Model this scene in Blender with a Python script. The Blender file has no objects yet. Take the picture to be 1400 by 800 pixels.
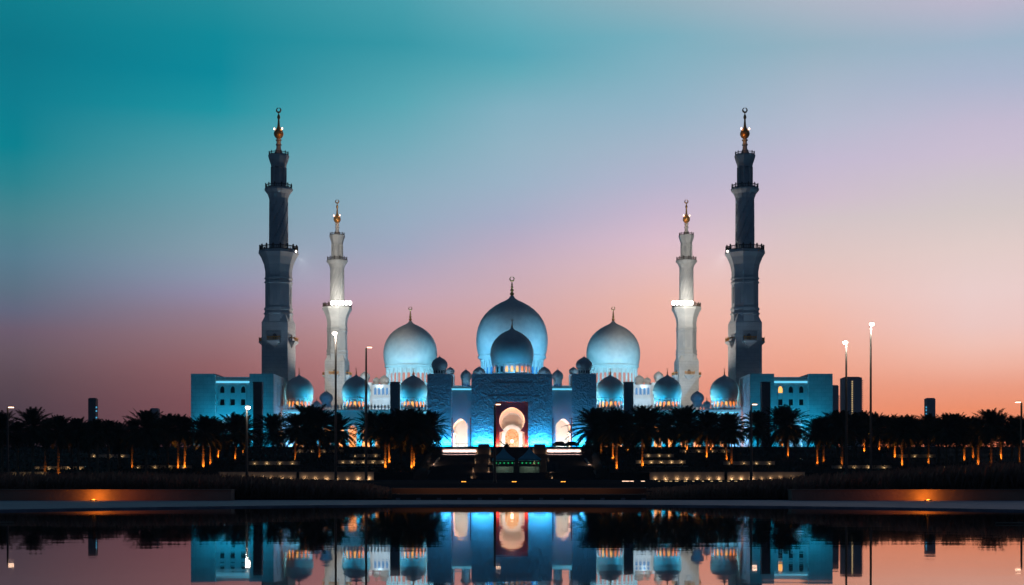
import bpy, bmesh, math, random
from mathutils import Vector, Matrix
from mathutils.geometry import tessellate_polygon

S = bpy.context.scene
COL = S.collection
random.seed(7)
PI = math.pi
R = math.radians

# ------------------------------------------------------------------ camera
F = 1974.0          # focal length in photo pixels (1400 wide), about 51 mm
HC = 0.55           # the camera stands just above the water
CX, HY = 699.7, 652.0
def X(px, d): return (px - CX) * d / F
def Z(py, d): return HC + (HY - py) * d / F

cam_d = bpy.data.cameras.new('camera')
cam = bpy.data.objects.new('camera', cam_d); COL.objects.link(cam)
cam.location = (0, 0, HC); cam.rotation_euler = (R(90), 0, 0)
cam_d.sensor_width = 36; cam_d.lens = 36 * F / 1400
cam_d.shift_y = (HY - 400) / 1400; cam_d.shift_x = (700 - CX) / 1400
cam_d.clip_start = 0.1; cam_d.clip_end = 60000
S.camera = cam

# ------------------------------------------------------------------ view
S.view_settings.view_transform = 'Standard'
S.view_settings.look = 'None'
S.view_settings.exposure = 0.0
S.view_settings.gamma = 1.0
S.view_settings.use_curve_mapping = False
S.render.engine = 'CYCLES'
S.cycles.use_denoising = True
S.cycles.max_bounces = 6
S.cycles.diffuse_bounces = 3
S.cycles.glossy_bounces = 4
S.cycles.sample_clamp_indirect = 8
S.cycles.use_light_tree = True
S.cycles.caustics_reflective = False
S.cycles.caustics_refractive = False

def lin(c):
    out = []
    for v in c[:3]:
        v = v / 255.0
        out.append(v / 12.92 if v <= 0.04045 else ((v + 0.055) / 1.055) ** 2.4)
    return tuple(out) + (1.0,)

# ------------------------------------------------------------------ sky
W = bpy.data.worlds.new('World'); S.world = W; W.use_nodes = True
nt = W.node_tree; N = nt.nodes; L = nt.links
N.clear()
def mth(op, a, b=None, c=None, clamp=False):
    n = N.new('ShaderNodeMath'); n.operation = op; n.use_clamp = clamp
    for i, v in enumerate((a, b, c)):
        if v is None: continue
        if isinstance(v, (int, float)): n.inputs[i].default_value = v
        else: L.new(v, n.inputs[i])
    return n.outputs[0]
def mixc(f, a, b):
    n = N.new('ShaderNodeMix'); n.data_type = 'RGBA'; n.clamp_factor = True
    if isinstance(f, float): n.inputs[0].default_value = f
    else: L.new(f, n.inputs[0])
    for i, v in ((6, a), (7, b)):
        if isinstance(v, tuple): n.inputs[i].default_value = v
        else: L.new(v, n.inputs[i])
    return n.outputs[2]
tc = N.new('ShaderNodeTexCoord'); sx = N.new('ShaderNodeSeparateXYZ')
L.new(tc.outputs['Generated'], sx.inputs[0])
az = mth('ARCTAN2', sx.outputs[0], sx.outputs[1])
el = mth('ARCSINE', sx.outputs[2])
elp = mth('MULTIPLY', mth('ABSOLUTE', el), 1 / R(20), clamp=True)
AZ = [-18.9, -11.45, -4.34, 0.0, 5.78, 12.0, 17.6]     # azimuth of each column of sky colours
SKY = [   # (photo row, colour): twilight from dusky rose at the horizon to teal, brighter towards the sunset on the right
 [(0,(8,122,137)),(60,(2,116,133)),(140,(3,123,140)),(200,(0,128,142)),(250,(40,130,142)),(300,(72,130,142)),(350,(86,124,143)),(395,(93,113,132)),(425,(100,103,126)),(452,(110,93,111)),(480,(106,88,100)),(520,(95,75,85)),(555,(84,66,77)),(620,(74,58,68))],
 [(0,(30,137,151)),(50,(8,134,150)),(100,(2,134,152)),(150,(25,145,160)),(200,(74,154,168)),(250,(100,159,172)),(300,(120,158,172)),(345,(136,158,174)),(378,(144,151,175)),(402,(150,140,168)),(430,(153,127,144)),(460,(154,117,125)),(500,(152,101,105)),(550,(138,86,92)),(620,(118,74,80))],
 [(0,(68,155,169)),(60,(52,149,164)),(140,(86,165,178)),(200,(115,170,185)),(260,(140,172,190)),(300,(150,171,192)),(340,(161,168,192)),(370,(178,166,189)),(400,(194,166,184)),(430,(204,160,168)),(460,(203,149,150)),(500,(198,134,134)),(550,(188,120,118)),(620,(176,106,103))],
 [(0,(108,169,183)),(50,(86,165,180)),(75,(80,163,179)),(100,(95,168,182)),(150,(130,175,192)),(200,(145,178,195)),(250,(155,178,198)),(300,(169,173,198)),(330,(185,172,195)),(360,(199,174,190)),(400,(210,173,180)),(450,(218,163,158)),(500,(222,154,145)),(550,(219,141,128)),(620,(212,122,106))],
 [(0,(142,173,186)),(50,(118,172,188)),(100,(131,175,192)),(150,(146,178,197)),(200,(165,180,200)),(250,(181,180,204)),(290,(200,182,204)),(330,(220,189,203)),(370,(231,190,190)),(410,(240,185,172)),(450,(245,180,162)),(500,(246,166,146)),(550,(244,151,126)),(620,(240,132,100))],
 [(0,(172,180,195)),(60,(146,175,191)),(110,(164,180,198)),(170,(180,185,205)),(220,(195,185,208)),(270,(207,189,204)),(300,(212,196,199)),(350,(226,199,195)),(400,(240,197,188)),(440,(247,189,173)),(480,(250,179,156)),(520,(252,167,138)),(560,(251,153,119)),(620,(246,134,96))],
 [(0,(185,180,200)),(60,(156,178,198)),(110,(170,180,203)),(170,(194,185,207)),(210,(202,189,208)),(250,(206,195,202)),(290,(213,200,199)),(340,(228,206,202)),(400,(239,209,206)),(445,(244,205,199)),(472,(250,200,187)),(500,(253,188,168)),(530,(253,167,138)),(560,(253,152,113)),(590,(250,140,100)),(620,(246,132,92))],
]
cols = []
for ci, (row, a) in enumerate(zip(SKY, AZ)):
    if ci in (3, 4): row = [(y, tuple(.9*v + .1*q for v, q in zip(c, (232, 178, 182)))) if y >= 430 else (y, c) for y, c in row]
    rp = N.new('ShaderNodeValToRGB'); L.new(elp, rp.inputs[0])
    cr = rp.color_ramp
    st = []
    for y, c in row:
        e = math.degrees(math.atan((HY - y) / F * math.cos(R(a))))
        st.append((e / 20.0, lin(c)))
    st.sort(key=lambda q: q[0])
    while len(cr.elements) < len(st): cr.elements.new(0.5)
    for i, (p, c) in enumerate(st):
        cr.elements[i].position = p
    for i, (p, c) in enumerate(st):
        cr.elements[i].position = p; cr.elements[i].color = c
    cols.append(rp.outputs[0])
cur = cols[0]
for i in range(len(AZ) - 1):
    f = mth('DIVIDE', mth('SUBTRACT', az, R(AZ[i])), R(AZ[i + 1] - AZ[i]), clamp=True)
    cur = mixc(f, cur, cols[i + 1])
# high sky and the eastern sky behind the viewer have already gone dark
hi = mth('DIVIDE', mth('SUBTRACT', el, R(18.5)), R(16), clamp=True)
cur = mixc(hi, cur, (0.010, 0.034, 0.058, 1))
side = mth('DIVIDE', mth('SUBTRACT', mth('ABSOLUTE', az), R(22)), R(30), clamp=True)
cur = mixc(side, cur, (0.011, 0.026, 0.054, 1))
# a trace of physical twilight scattering
ns = N.new('ShaderNodeTexSky'); ns.sky_type = 'NISHITA'; ns.sun_disc = False
ns.sun_elevation = R(-4); ns.sun_rotation = R(25)
b1 = N.new('ShaderNodeBackground'); L.new(cur, b1.inputs[0]); b1.inputs[1].default_value = 1.08
b2 = N.new('ShaderNodeBackground'); L.new(ns.outputs[0], b2.inputs[0]); b2.inputs[1].default_value = 0.05
ad = N.new('ShaderNodeAddShader'); L.new(b1.outputs[0], ad.inputs[0]); L.new(b2.outputs[0], ad.inputs[1])
wo = N.new('ShaderNodeOutputWorld'); L.new(ad.outputs[0], wo.inputs[0])

# ------------------------------------------------------------------ lamps
TEAL = (0.0, 0.40, 0.72)
BLUE = (0.0, 0.30, 0.74)
ICE = (0.22, 0.62, 1.0)
WARM = (1.0, 0.42, 0.14)
PEACH = (1.0, 0.60, 0.38)
WHITE = (1.0, 0.94, 0.84)
AMBER = (1.0, 0.30, 0.03)
def aim(o, loc, tgt):
    o.location = loc
    o.rotation_euler = (Vector(tgt) - Vector(loc)).to_track_quat('-Z', 'Y').to_euler()
def spot(loc, tgt, power, color, angle=90, blend=0.6, radius=0.3, name='floodlight'):
    d = bpy.data.lights.new(name, 'SPOT'); d.energy = power; d.color = color
    d.spot_size = R(angle); d.spot_blend = blend; d.shadow_soft_size = radius
    o = bpy.data.objects.new(name, d); COL.objects.link(o); aim(o, loc, tgt); return o
def area(loc, tgt, sx_, sy_, power, color, spread=180, name='wall_washer'):
    d = bpy.data.lights.new(name, 'AREA'); d.energy = power; d.color = color
    d.shape = 'RECTANGLE'; d.size = sx_; d.size_y = sy_; d.spread = R(spread)
    o = bpy.data.objects.new(name, d); COL.objects.link(o); aim(o, loc, tgt); return o
def point(loc, power, color, radius=0.1, name='lamp_glow'):
    d = bpy.data.lights.new(name, 'POINT'); d.energy = power; d.color = color; d.shadow_soft_size = radius
    o = bpy.data.objects.new(name, d); COL.objects.link(o); o.location = loc; return o

# ------------------------------------------------------------------ materials
def base_mat(name):
    m = bpy.data.materials.new(name); m.use_nodes = True
    return m, m.node_tree, m.node_tree.nodes['Principled BSDF']
def mat(name, c, rough=0.7, c2=None, scale=1.0, bump=0.0, bscale=None, metallic=0.0, detail=4.0, spec=0.3, stretch=None, bdist=0.1):
    m, t, b = base_mat(name)
    b.inputs['Roughness'].default_value = rough
    b.inputs['Metallic'].default_value = metallic
    b.inputs['Specular IOR Level'].default_value = spec
    b.inputs['Base Color'].default_value = tuple(c) + (1,)
    if c2 is not None or bump:
        tcn = t.nodes.new('ShaderNodeTexCoord')
        mp = t.nodes.new('ShaderNodeMapping'); t.links.new(tcn.outputs['Object'], mp.inputs[0])
        if stretch: mp.inputs['Scale'].default_value = stretch
    if c2 is not None:
        no = t.nodes.new('ShaderNodeTexNoise'); no.inputs['Scale'].default_value = scale; no.inputs['Detail'].default_value = detail
        t.links.new(mp.outputs[0], no.inputs[0])
        mr = t.nodes.new('ShaderNodeMapRange'); mr.inputs[1].default_value = 0.32; mr.inputs[2].default_value = 0.68
        t.links.new(no.outputs[0], mr.inputs[0])
        mx = t.nodes.new('ShaderNodeMix'); mx.data_type = 'RGBA'
        mx.inputs[6].default_value = tuple(c) + (1,); mx.inputs[7].default_value = tuple(c2) + (1,)
        t.links.new(mr.outputs[0], mx.inputs[0]); t.links.new(mx.outputs[2], b.inputs['Base Color'])
    if bump:
        nb = t.nodes.new('ShaderNodeTexNoise'); nb.inputs['Scale'].default_value = bscale or scale * 4; nb.inputs['Detail'].default_value = 5
        t.links.new(mp.outputs[0], nb.inputs[0])
        bp = t.nodes.new('ShaderNodeBump'); bp.inputs['Strength'].default_value = bump; bp.inputs['Distance'].default_value = bdist
        t.links.new(nb.outputs[0], bp.inputs['Height']); t.links.new(bp.outputs[0], b.inputs['Normal'])
    return m
def glow(name, c, strength):
    m, t, b = base_mat(name)
    b.inputs['Base Color'].default_value = (0.02, 0.02, 0.02, 1)
    b.inputs['Emission Color'].default_value = tuple(c) + (1,)
    b.inputs['Emission Strength'].default_value = strength
    return m

M = {}
M['marble'] = mat('white_marble', (0.74, 0.73, 0.71), 0.55, (0.62, 0.62, 0.61), 0.35, bump=0.12, bscale=1.3)
M['panel'] = mat('marble_cladding', (0.72, 0.71, 0.70), 0.6, (0.58, 0.58, 0.58), 0.12, bump=0.1, bscale=0.8)
# brick-course joints on the marble cladding
def course_mat(name, c, c2, w, h):
    m, t, b = base_mat(name)
    tcn = t.nodes.new('ShaderNodeTexCoord')
    sp = t.nodes.new('ShaderNodeSeparateXYZ'); t.links.new(tcn.outputs['Object'], sp.inputs[0])
    cmb = t.nodes.new('ShaderNodeCombineXYZ')
    adn = t.nodes.new('ShaderNodeMath'); adn.operation = 'ADD'
    t.links.new(sp.outputs[0], adn.inputs[0]); t.links.new(sp.outputs[1], adn.inputs[1])
    t.links.new(adn.outputs[0], cmb.inputs[0]); t.links.new(sp.outputs[2], cmb.inputs[1])
    br = t.nodes.new('ShaderNodeTexBrick'); br.inputs['Scale'].default_value = 1.0
    br.inputs['Brick Width'].default_value = w; br.inputs['Row Height'].default_value = h
    br.inputs['Mortar Size'].default_value = 0.03
    br.inputs['Color1'].default_value = c + (1,); br.inputs['Color2'].default_value = c2 + (1,)
    br.inputs['Mortar'].default_value = tuple(v * 0.6 for v in c) + (1,)
    t.links.new(cmb.outputs[0], br.inputs[0])
    no = t.nodes.new('ShaderNodeTexNoise'); no.inputs['Scale'].default_value = 0.22; no.inputs['Detail'].default_value = 6
    t.links.new(tcn.outputs['Object'], no.inputs[0])
    mr = t.nodes.new('ShaderNodeMapRange'); mr.inputs[1].default_value = 0.3; mr.inputs[2].default_value = 0.7
    mr.inputs[3].default_value = 0.82; mr.inputs[4].default_value = 1.08
    t.links.new(no.outputs[0], mr.inputs[0])
    vm = t.nodes.new('ShaderNodeVectorMath'); vm.operation = 'SCALE'
    t.links.new(br.outputs[0], vm.inputs[0]); t.links.new(mr.outputs[0], vm.inputs['Scale'])
    t.links.new(vm.outputs[0], b.inputs['Base Color'])
    b.inputs['Roughness'].default_value = 0.6
    return m
M['course'] = course_mat('coursed_marble', (0.70, 0.69, 0.67), (0.64, 0.63, 0.62), 2.4, 1.2)
# carved relief: real displaced-looking bump
def relief_mat():
    m, t, b = base_mat('carved_relief_marble')
    tcn = t.nodes.new('ShaderNodeTexCoord')
    no = t.nodes.new('ShaderNodeTexNoise'); no.inputs['Scale'].default_value = 0.75; no.inputs['Detail'].default_value = 1.5; no.inputs['Distortion'].default_value = 2.0
    t.links.new(tcn.outputs['Object'], no.inputs[0])
    rp = t.nodes.new('ShaderNodeValToRGB')
    rp.color_ramp.elements[0].position = 0.40; rp.color_ramp.elements[1].position = 0.60
    t.links.new(no.outputs[0], rp.inputs[0])
    bp = t.nodes.new('ShaderNodeBump'); bp.inputs['Strength'].default_value = 0.42; bp.inputs['Distance'].default_value = 0.6
    t.links.new(rp.outputs[0], bp.inputs['Height']); t.links.new(bp.outputs[0], b.inputs['Normal'])
    b.inputs['Base Color'].default_value = (0.66, 0.66, 0.66, 1); b.inputs['Roughness'].default_value = 0.7
    return m
M['relief'] = relief_mat()
M['dome'] = mat('dome_marble', (0.72, 0.71, 0.69), 0.5, (0.60, 0.60, 0.60), 0.5, bump=0.06, bscale=2.0)
M['gold'] = mat('gilded_metal', (0.80, 0.40, 0.12), 0.38, metallic=0.55)
M['bronze'] = mat('dark_bronze_rail', (0.10, 0.07, 0.05), 0.5, metallic=0.3)
M['darkstone'] = mat('dark_stone', (0.28, 0.235, 0.235), 0.8, (0.23, 0.19, 0.19), 0.4, spec=0.1)
M['red'] = mat('red_inlaid_stone', (0.36, 0.10, 0.11), 0.6, (0.28, 0.08, 0.10), 1.2)
M['pale'] = mat('pale_plaster', (0.70, 0.70, 0.66), 0.8, (0.64, 0.65, 0.62), 1.0)
M['strip'] = glow('cyan_light_strip', (0.14, 0.62, 0.9), 1.3)
M['windowdark'] = mat('dark_window_glass', (0.02, 0.02, 0.025), 0.15, spec=0.5)
M['windowlit'] = glow('lit_window_amber', (1.0, 0.26, 0.05), 1.3)
M['windowhot'] = glow('lit_window_bright', (1.0, 0.45, 0.12), 1.6)
M['windowpink'] = glow('lit_window_pink', (0.95, 0.35, 0.25), 0.6)
M['windowblue'] = mat('blue_shaded_glass', (0.05, 0.25, 0.5), 0.3)
M['trunk'] = mat('palm_trunk', (0.27, 0.19, 0.12), 0.9, (0.15, 0.10, 0.065), 3.0, bump=0.8, bscale=5.0, stretch=(1, 1, 2.5))
M['frond'] = mat('palm_frond', (0.05, 0.06, 0.035), 0.8, (0.075, 0.08, 0.045), 2.0, spec=0.05)
M['shrub'] = mat('shrub_leaf', (0.035, 0.04, 0.028), 0.9, (0.05, 0.055, 0.035), 0.6, spec=0.02)
M['grass'] = mat('fountain_grass', (0.27, 0.185, 0.16), 0.9, (0.38, 0.27, 0.23), 2.0, spec=0.05)
_t = M['grass'].node_tree; _b = _t.nodes['Principled BSDF']; _tr = _t.nodes.new('ShaderNodeBsdfTranslucent'); _tr.inputs[0].default_value = (0.34, 0.20, 0.15, 1)
_mx = _t.nodes.new('ShaderNodeMixShader'); _mx.inputs[0].default_value = 0.5
_t.links.new(_b.outputs[0], _mx.inputs[1]); _t.links.new(_tr.outputs[0], _mx.inputs[2])
_t.links.new(_mx.outputs[0], [n_ for n_ in _t.nodes if n_.type == 'OUTPUT_MATERIAL'][0].inputs[0])
M['soil'] = mat('dark_soil', (0.035, 0.03, 0.027), 0.95, (0.05, 0.042, 0.036), 0.5, spec=0.02)
M['asphalt'] = mat('asphalt', (0.045, 0.045, 0.048), 1.0, (0.055, 0.053, 0.055), 0.3, spec=0.0)
M['paving'] = mat('pale_stone_paving', (0.42, 0.39, 0.45), 0.7, (0.27, 0.26, 0.31), 1.6, bump=0.25, bscale=5.0, stretch=(0.3, 2.4, 1), spec=0.18)
M['wallstone'] = mat('sandstone_wall', (0.36, 0.27, 0.20), 0.8, (0.30, 0.22, 0.16), 2.0, bump=0.15, bscale=14)
M['retain'] = mat('cream_retaining_wall', (0.50, 0.44, 0.36), 0.8, (0.40, 0.35, 0.29), 0.6, bump=0.1)
M['step'] = mat('brown_stone_step', (0.13, 0.095, 0.08), 0.8, (0.10, 0.075, 0.065), 1.5, spec=0.05)
M['stairs'] = mat('dark_stair_stone', (0.09, 0.08, 0.085), 0.8, (0.07, 0.065, 0.07), 0.6, spec=0.05)
M['steel'] = mat('painted_steel_pole', (0.10, 0.095, 0.09), 0.5, metallic=0.2)
M['lampon'] = glow('lamp_white', (1.0, 0.88, 0.72), 14)
M['lampdim'] = glow('lamp_warm', (1.0, 0.62, 0.42), 6)
M['flood'] = glow('floodlight_face', (1.0, 0.97, 0.9), 16)
M['uplight'] = glow('uplight_lens', (1.0, 0.66, 0.30), 2)
M['amberlens'] = glow('amber_lens', (1.0, 0.36, 0.04), 5)
M['greenled'] = glow('green_led', (0.02, 0.8, 0.25), 0.6)
M['canvas'] = mat('teal_tent_canvas', (0.16, 0.46, 0.52), 0.8, (0.14, 0.40, 0.46), 1.0)
M['tentwall'] = mat('pale_tent_wall', (0.40, 0.42, 0.36), 0.8, (0.3, 0.32, 0.28), 2.0)
M['towergrey'] = mat('grey_tower_cladding', (0.42, 0.38, 0.42), 0.7, (0.36, 0.33, 0.36), 0.05)
M['towerdark'] = mat('dark_tower_cladding', (0.035, 0.04, 0.05), 0.6, (0.03, 0.033, 0.042), 0.05)
M['cyanled'] = glow('cyan_led', (0.1, 0.6, 1.0), 0.8)
M['yellowwin'] = glow('yellow_window', (1.0, 0.72, 0.35), 0.7)
# orange filigree door
def door_mat():
    m, t, b = base_mat('glowing_filigree_screen')
    tcn = t.nodes.new('ShaderNodeTexCoord')
    vo = t.nodes.new('ShaderNodeTexVoronoi'); vo.feature = 'DISTANCE_TO_EDGE'; vo.inputs['Scale'].default_value = 1.6
    t.links.new(tcn.outputs['Object'], vo.inputs[0])
    rp = t.nodes.new('ShaderNodeValToRGB')
    rp.color_ramp.elements[0].position = 0.05; rp.color_ramp.elements[0].color = (1.0, 0.62, 0.32, 1)
    rp.color_ramp.elements[1].position = 0.22; rp.color_ramp.elements[1].color = (0.95, 0.22, 0.03, 1)
    t.links.new(vo.outputs[0], rp.inputs[0]); t.links.new(rp.outputs[0], b.inputs['Emission Color'])
    b.inputs['Emission Strength'].default_value = 0.85; b.inputs['Base Color'].default_value = (0.1, 0.05, 0.02, 1)
    return m
M['screen'] = door_mat()
# water
def water_mat():
    m, t, b = base_mat('still_pool_water')
    b.inputs['Base Color'].default_value = (0.004, 0.006, 0.008, 1)
    b.inputs['Roughness'].default_value = 0.022
    b.inputs['IOR'].default_value = 1.6
    b.inputs['Specular IOR Level'].default_value = 0.6
    tcn = t.nodes.new('ShaderNodeTexCoord'); mp = t.nodes.new('ShaderNodeMapping')
    mp.inputs['Scale'].default_value = (0.5, 1.0, 1)
    t.links.new(tcn.outputs['Object'], mp.inputs[0])
    no = t.nodes.new('ShaderNodeTexNoise'); no.inputs['Scale'].default_value = 1.4; no.inputs['Detail'].default_value = 2
    t.links.new(mp.outputs[0], no.inputs[0])
    bp = t.nodes.new('ShaderNodeBump'); bp.inputs['Strength'].default_value = 1.0; bp.inputs['Distance'].default_value = 0.0008
    t.links.new(no.outputs[0], bp.inputs['Height']); t.links.new(bp.outputs[0], b.inputs['Normal'])
    return m
M['water'] = water_mat()

# ------------------------------------------------------------------ mesh builder
def root_offset(p):
    v = Vector((0, 0, 0))
    while p is not None:
        v += p.location; p = p.parent
    return v
class MB:
    def __init__(self): self.v = []; self.f = []
    def add(self, vs, fs):
        n = len(self.v); self.v += [tuple(a) for a in vs]; self.f += [tuple(n + i for i in q) for q in fs]; return self
    def box(self, x0, x1, y0, y1, z0, z1):
        return self.add([(x0,y0,z0),(x1,y0,z0),(x1,y1,z0),(x0,y1,z0),(x0,y0,z1),(x1,y0,z1),(x1,y1,z1),(x0,y1,z1)],
            [(0,3,2,1),(4,5,6,7),(0,1,5,4),(1,2,6,5),(2,3,7,6),(3,0,4,7)])
    def prism(self, outer, holes, y0, y1, walls=True, back=True):
        loops = [outer] + list(holes)
        flat = [p for lp in loops for p in lp]
        tris = tessellate_polygon([[Vector((p[0], p[1], 0)) for p in lp] for lp in loops])
        n = len(flat)
        vs = [(p[0], y0, p[1]) for p in flat] + [(p[0], y1, p[1]) for p in flat]
        fs = []
        for a, b, c in tris:
            pa, pb, pc = flat[a], flat[b], flat[c]
            cr = (pb[0]-pa[0])*(pc[1]-pa[1]) - (pb[1]-pa[1])*(pc[0]-pa[0])
            if cr < 0: a, b, c = a, c, b
            fs.append((a, b, c))
            if back: fs.append((n + a, n + c, n + b))
        if walls:
            o = 0
            for lp in loops:
                k = len(lp)
                for i in range(k):
                    j = (i + 1) % k
                    fs.append((o + i, o + j, n + o + j, n + o + i))
                o += k
        return self.add(vs, fs)
    def lathe(self, prof, cx=0, cy=0, z0=0, seg=32, rot=0.0, cap=True, a0=0, a1=2*PI):
        full = abs(a1 - a0 - 2*PI) < 1e-6
        vs = []; fs = []
        m = seg if full else seg + 1
        for r, z in prof:
            for i in range(m):
                a = rot + a0 + (a1 - a0) * i / seg
                vs.append((cx + r * math.cos(a), cy + r * math.sin(a), z0 + z))
        for k in range(len(prof) - 1):
            for i in range(seg):
                j = (i + 1) % m
                fs.append((k*m + i, k*m + j, (k+1)*m + j, (k+1)*m + i))
        if cap and full:
            fs.append(tuple(reversed(range(m)))); fs.append(tuple((len(prof)-1)*m + i for i in range(m)))
        return self.add(vs, fs)
    def tube(self, pts, rad, seg=6):
        n = len(pts); vs = []; fs = []
        if not isinstance(rad, (list, tuple)): rad = [rad] * n
        for i, p in enumerate(pts):
            p = Vector(p)
            t = Vector(pts[min(i+1, n-1)]) - Vector(pts[max(i-1, 0)])
            t.normalize()
            u = t.cross(Vector((0, 0, 1)) if abs(t.z) < 0.9 else Vector((1, 0, 0))).normalized(); w = t.cross(u)
            for k in range(seg):
                a = 2*PI*k/seg
                vs.append(p + (u*math.cos(a) + w*math.sin(a)) * rad[i])
        for i in range(n-1):
            for k in range(seg):
                j = (k+1) % seg
                fs.append((i*seg+k, i*seg+j, (i+1)*seg+j, (i+1)*seg+k))
        fs.append(tuple(reversed(range(seg)))); fs.append(tuple((n-1)*seg+k for k in range(seg)))
        return self.add(vs, fs)
    def build(self, name, m, parent=None, smooth=False, fix=False, loc=None):
        off = root_offset(parent) if parent is not None else Vector((0, 0, 0))
        if loc is not None: off = off + Vector(loc) if parent is not None else Vector(loc)
        me = bpy.data.meshes.new(name)
        me.from_pydata([(a[0]-off.x, a[1]-off.y, a[2]-off.z) for a in self.v], [], self.f)
        if fix:
            bm = bmesh.new(); bm.from_mesh(me); bmesh.ops.recalc_face_normals(bm, faces=bm.faces); bm.to_mesh(me); bm.free()
        if smooth:
            me.polygons.foreach_set('use_smooth', [True] * len(me.polygons))
            try: me.set_sharp_from_angle(angle=R(35))
            except Exception: pass
        me.materials.append(m); me.update()
        o = bpy.data.objects.new(name, me); COL.objects.link(o)
        if parent is not None: o.parent = parent
        if loc is not None: o.location = loc
        return o
def tag(o, label=None, cat=None, group=None, kind=None):
    if label: o['label'] = label
    if cat: o['category'] = cat
    if group: o['group'] = group
    if kind: o['kind'] = kind
    return o
def empty(name, loc, label=None, cat=None, group=None):
    o = bpy.data.objects.new(name, None); COL.objects.link(o); o.location = loc; o.empty_display_size = 0.5
    return tag(o, label, cat, group)
def copy_tree(o, parent=None):
    c = o.copy(); COL.objects.link(c)
    if parent is not None: c.parent = parent
    for ch in list(o.children): copy_tree(ch, c)
    return c
def mirror_px(p): return 2 * CX - p
SIDES = ((-1, 'left'), (1, 'right'))
def SX(px, d, s):            # px given for the left half; s=+1 mirrors it
    x = X(px, d); return x if s < 0 else -x

# ------------------------------------------------------------------ setting: ground, water, terraces
PODZ = 9.4
g = MB(); g.box(-30000, 30000, -400, 45000, -1.4, -0.4); tag(g.build('ground', M['soil']), kind='structure')
arc = [(-14 + 28*i/40, 27.5 - 0.067 * (-14 + 28*i/40)**2) for i in range(41)]
wv = [(x, y, 0.0) for x, y in arc] + [(14, -12, 0), (-14, -12, 0)]
w = MB(); w.add(wv, [tuple(range(len(wv)))[::-1]])
water = w.build('water', M['water']); tag(water, kind='structure')
# paving shelf between the water and the planting
p = MB(); top = 0.028
vs = [(x, y, top) for x, y in arc]; bs = [(x, y, -0.3) for x, y in arc]
n = len(arc)
far = [(x * 2.2, 32.6, top) for x, y in arc]
p.add(vs + far, [(i, i+1, n+i+1, n+i) for i in range(n-1)])
p.add(vs + bs, [(i, n+i, n+i+1, i+1) for i in range(n-1)])
for s in (-1, 1):
    xs = sorted((s*14, s*31))
    p.add([(xs[0], -12, top), (xs[1], -12, top), (xs[1], 14.4 if s > 0 else 14.4, top), (xs[0], 14.4, top)], [(0,1,2,3)])
    e = arc[0] if s < 0 else arc[-1]
    p.add([(e[0], e[1], top), (s*31, 14.4, top), (s*30.8, 32.6, top)], [(0,1,2) if s > 0 else (0,2,1)])
tag(p.build('pool_paving', M['paving']), kind='structure')
# level plaza and road between the pool and the terraced garden
PLAZA = [(34.5, .20), (60, .24), (100, .20), (200, .02), (340, -.18), (402, -.18)]
def plaza(d):
    for (a, za), (b, zb) in zip(PLAZA, PLAZA[1:]):
        if d <= b: return za + (zb - za) * max(0, d - a) / (b - a)
    return -.18
pl = MB()
for (a, za), (b, zb) in zip(PLAZA, PLAZA[1:]):
    pl.add([(-600, a, za), (600, a, za), (600, b, zb), (-600, b, zb)], [(0, 1, 2, 3)])
pl.add([(-600, 34.5, -.5), (600, 34.5, -.5), (600, 34.5, .2), (-600, 34.5, .2)], [(0, 1, 2, 3)])
tag(pl.build('plaza_ground', M['asphalt']), kind='structure')
bank = MB()
for s in (-1, 1):
    x0, x1 = sorted((X(312, 32) * -s, s*40))
    bank.add([(x0, 32.7, 0.0), (x1, 32.7, 0.0), (x1, 32.72, 0.22), (x0, 32.72, 0.22), (x1, 44, 0.24), (x0, 44, 0.24)], [(0,1,2,3), (3,2,4,5)])
tag(bank.build('planting_bed', M['soil']), kind='structure')
# terraced beds rising to the mosque podium, one mass each side of the great stair
TER = [(341, -0.3), (341.01, 1.5), (358, 3.2), (362, 3.9), (378, 5.3), (382, 6.0), (400, 7.2), (404, 7.9), (422, 8.9), (426, PODZ)]
def terrain(d):
    if d <= 341: return plaza(d)
    for (a, za), (b, zb) in zip(TER, TER[1:]):
        if a <= d <= b: return za + (zb - za) * (d - a) / (b - a)
    return PODZ
tb = MB()
for s in (-1, 1):
    x0, x1 = sorted((s * 23.2, s * 420))
    for (a, za), (b, zb) in zip(TER, TER[1:]):
        tb.add([(x0, a, za), (x1, a, za), (x1, b, zb), (x0, b, zb)], [(0, 1, 2, 3)])
    xi = s * 23.2
    tb.add([(xi, a, za) for a, za in TER] + [(xi, 426, -0.3), (xi, 341, -0.3)], [tuple(range(len(TER) + 2))])
tag(tb.build('garden_terraces', M['soil']), kind='structure')
pod = MB(); pod.box(-420, 420, 426, 760, -0.3, PODZ - 0.01)
tag(pod.build('mosque_podium', M['marble']), kind='structure')

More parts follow.
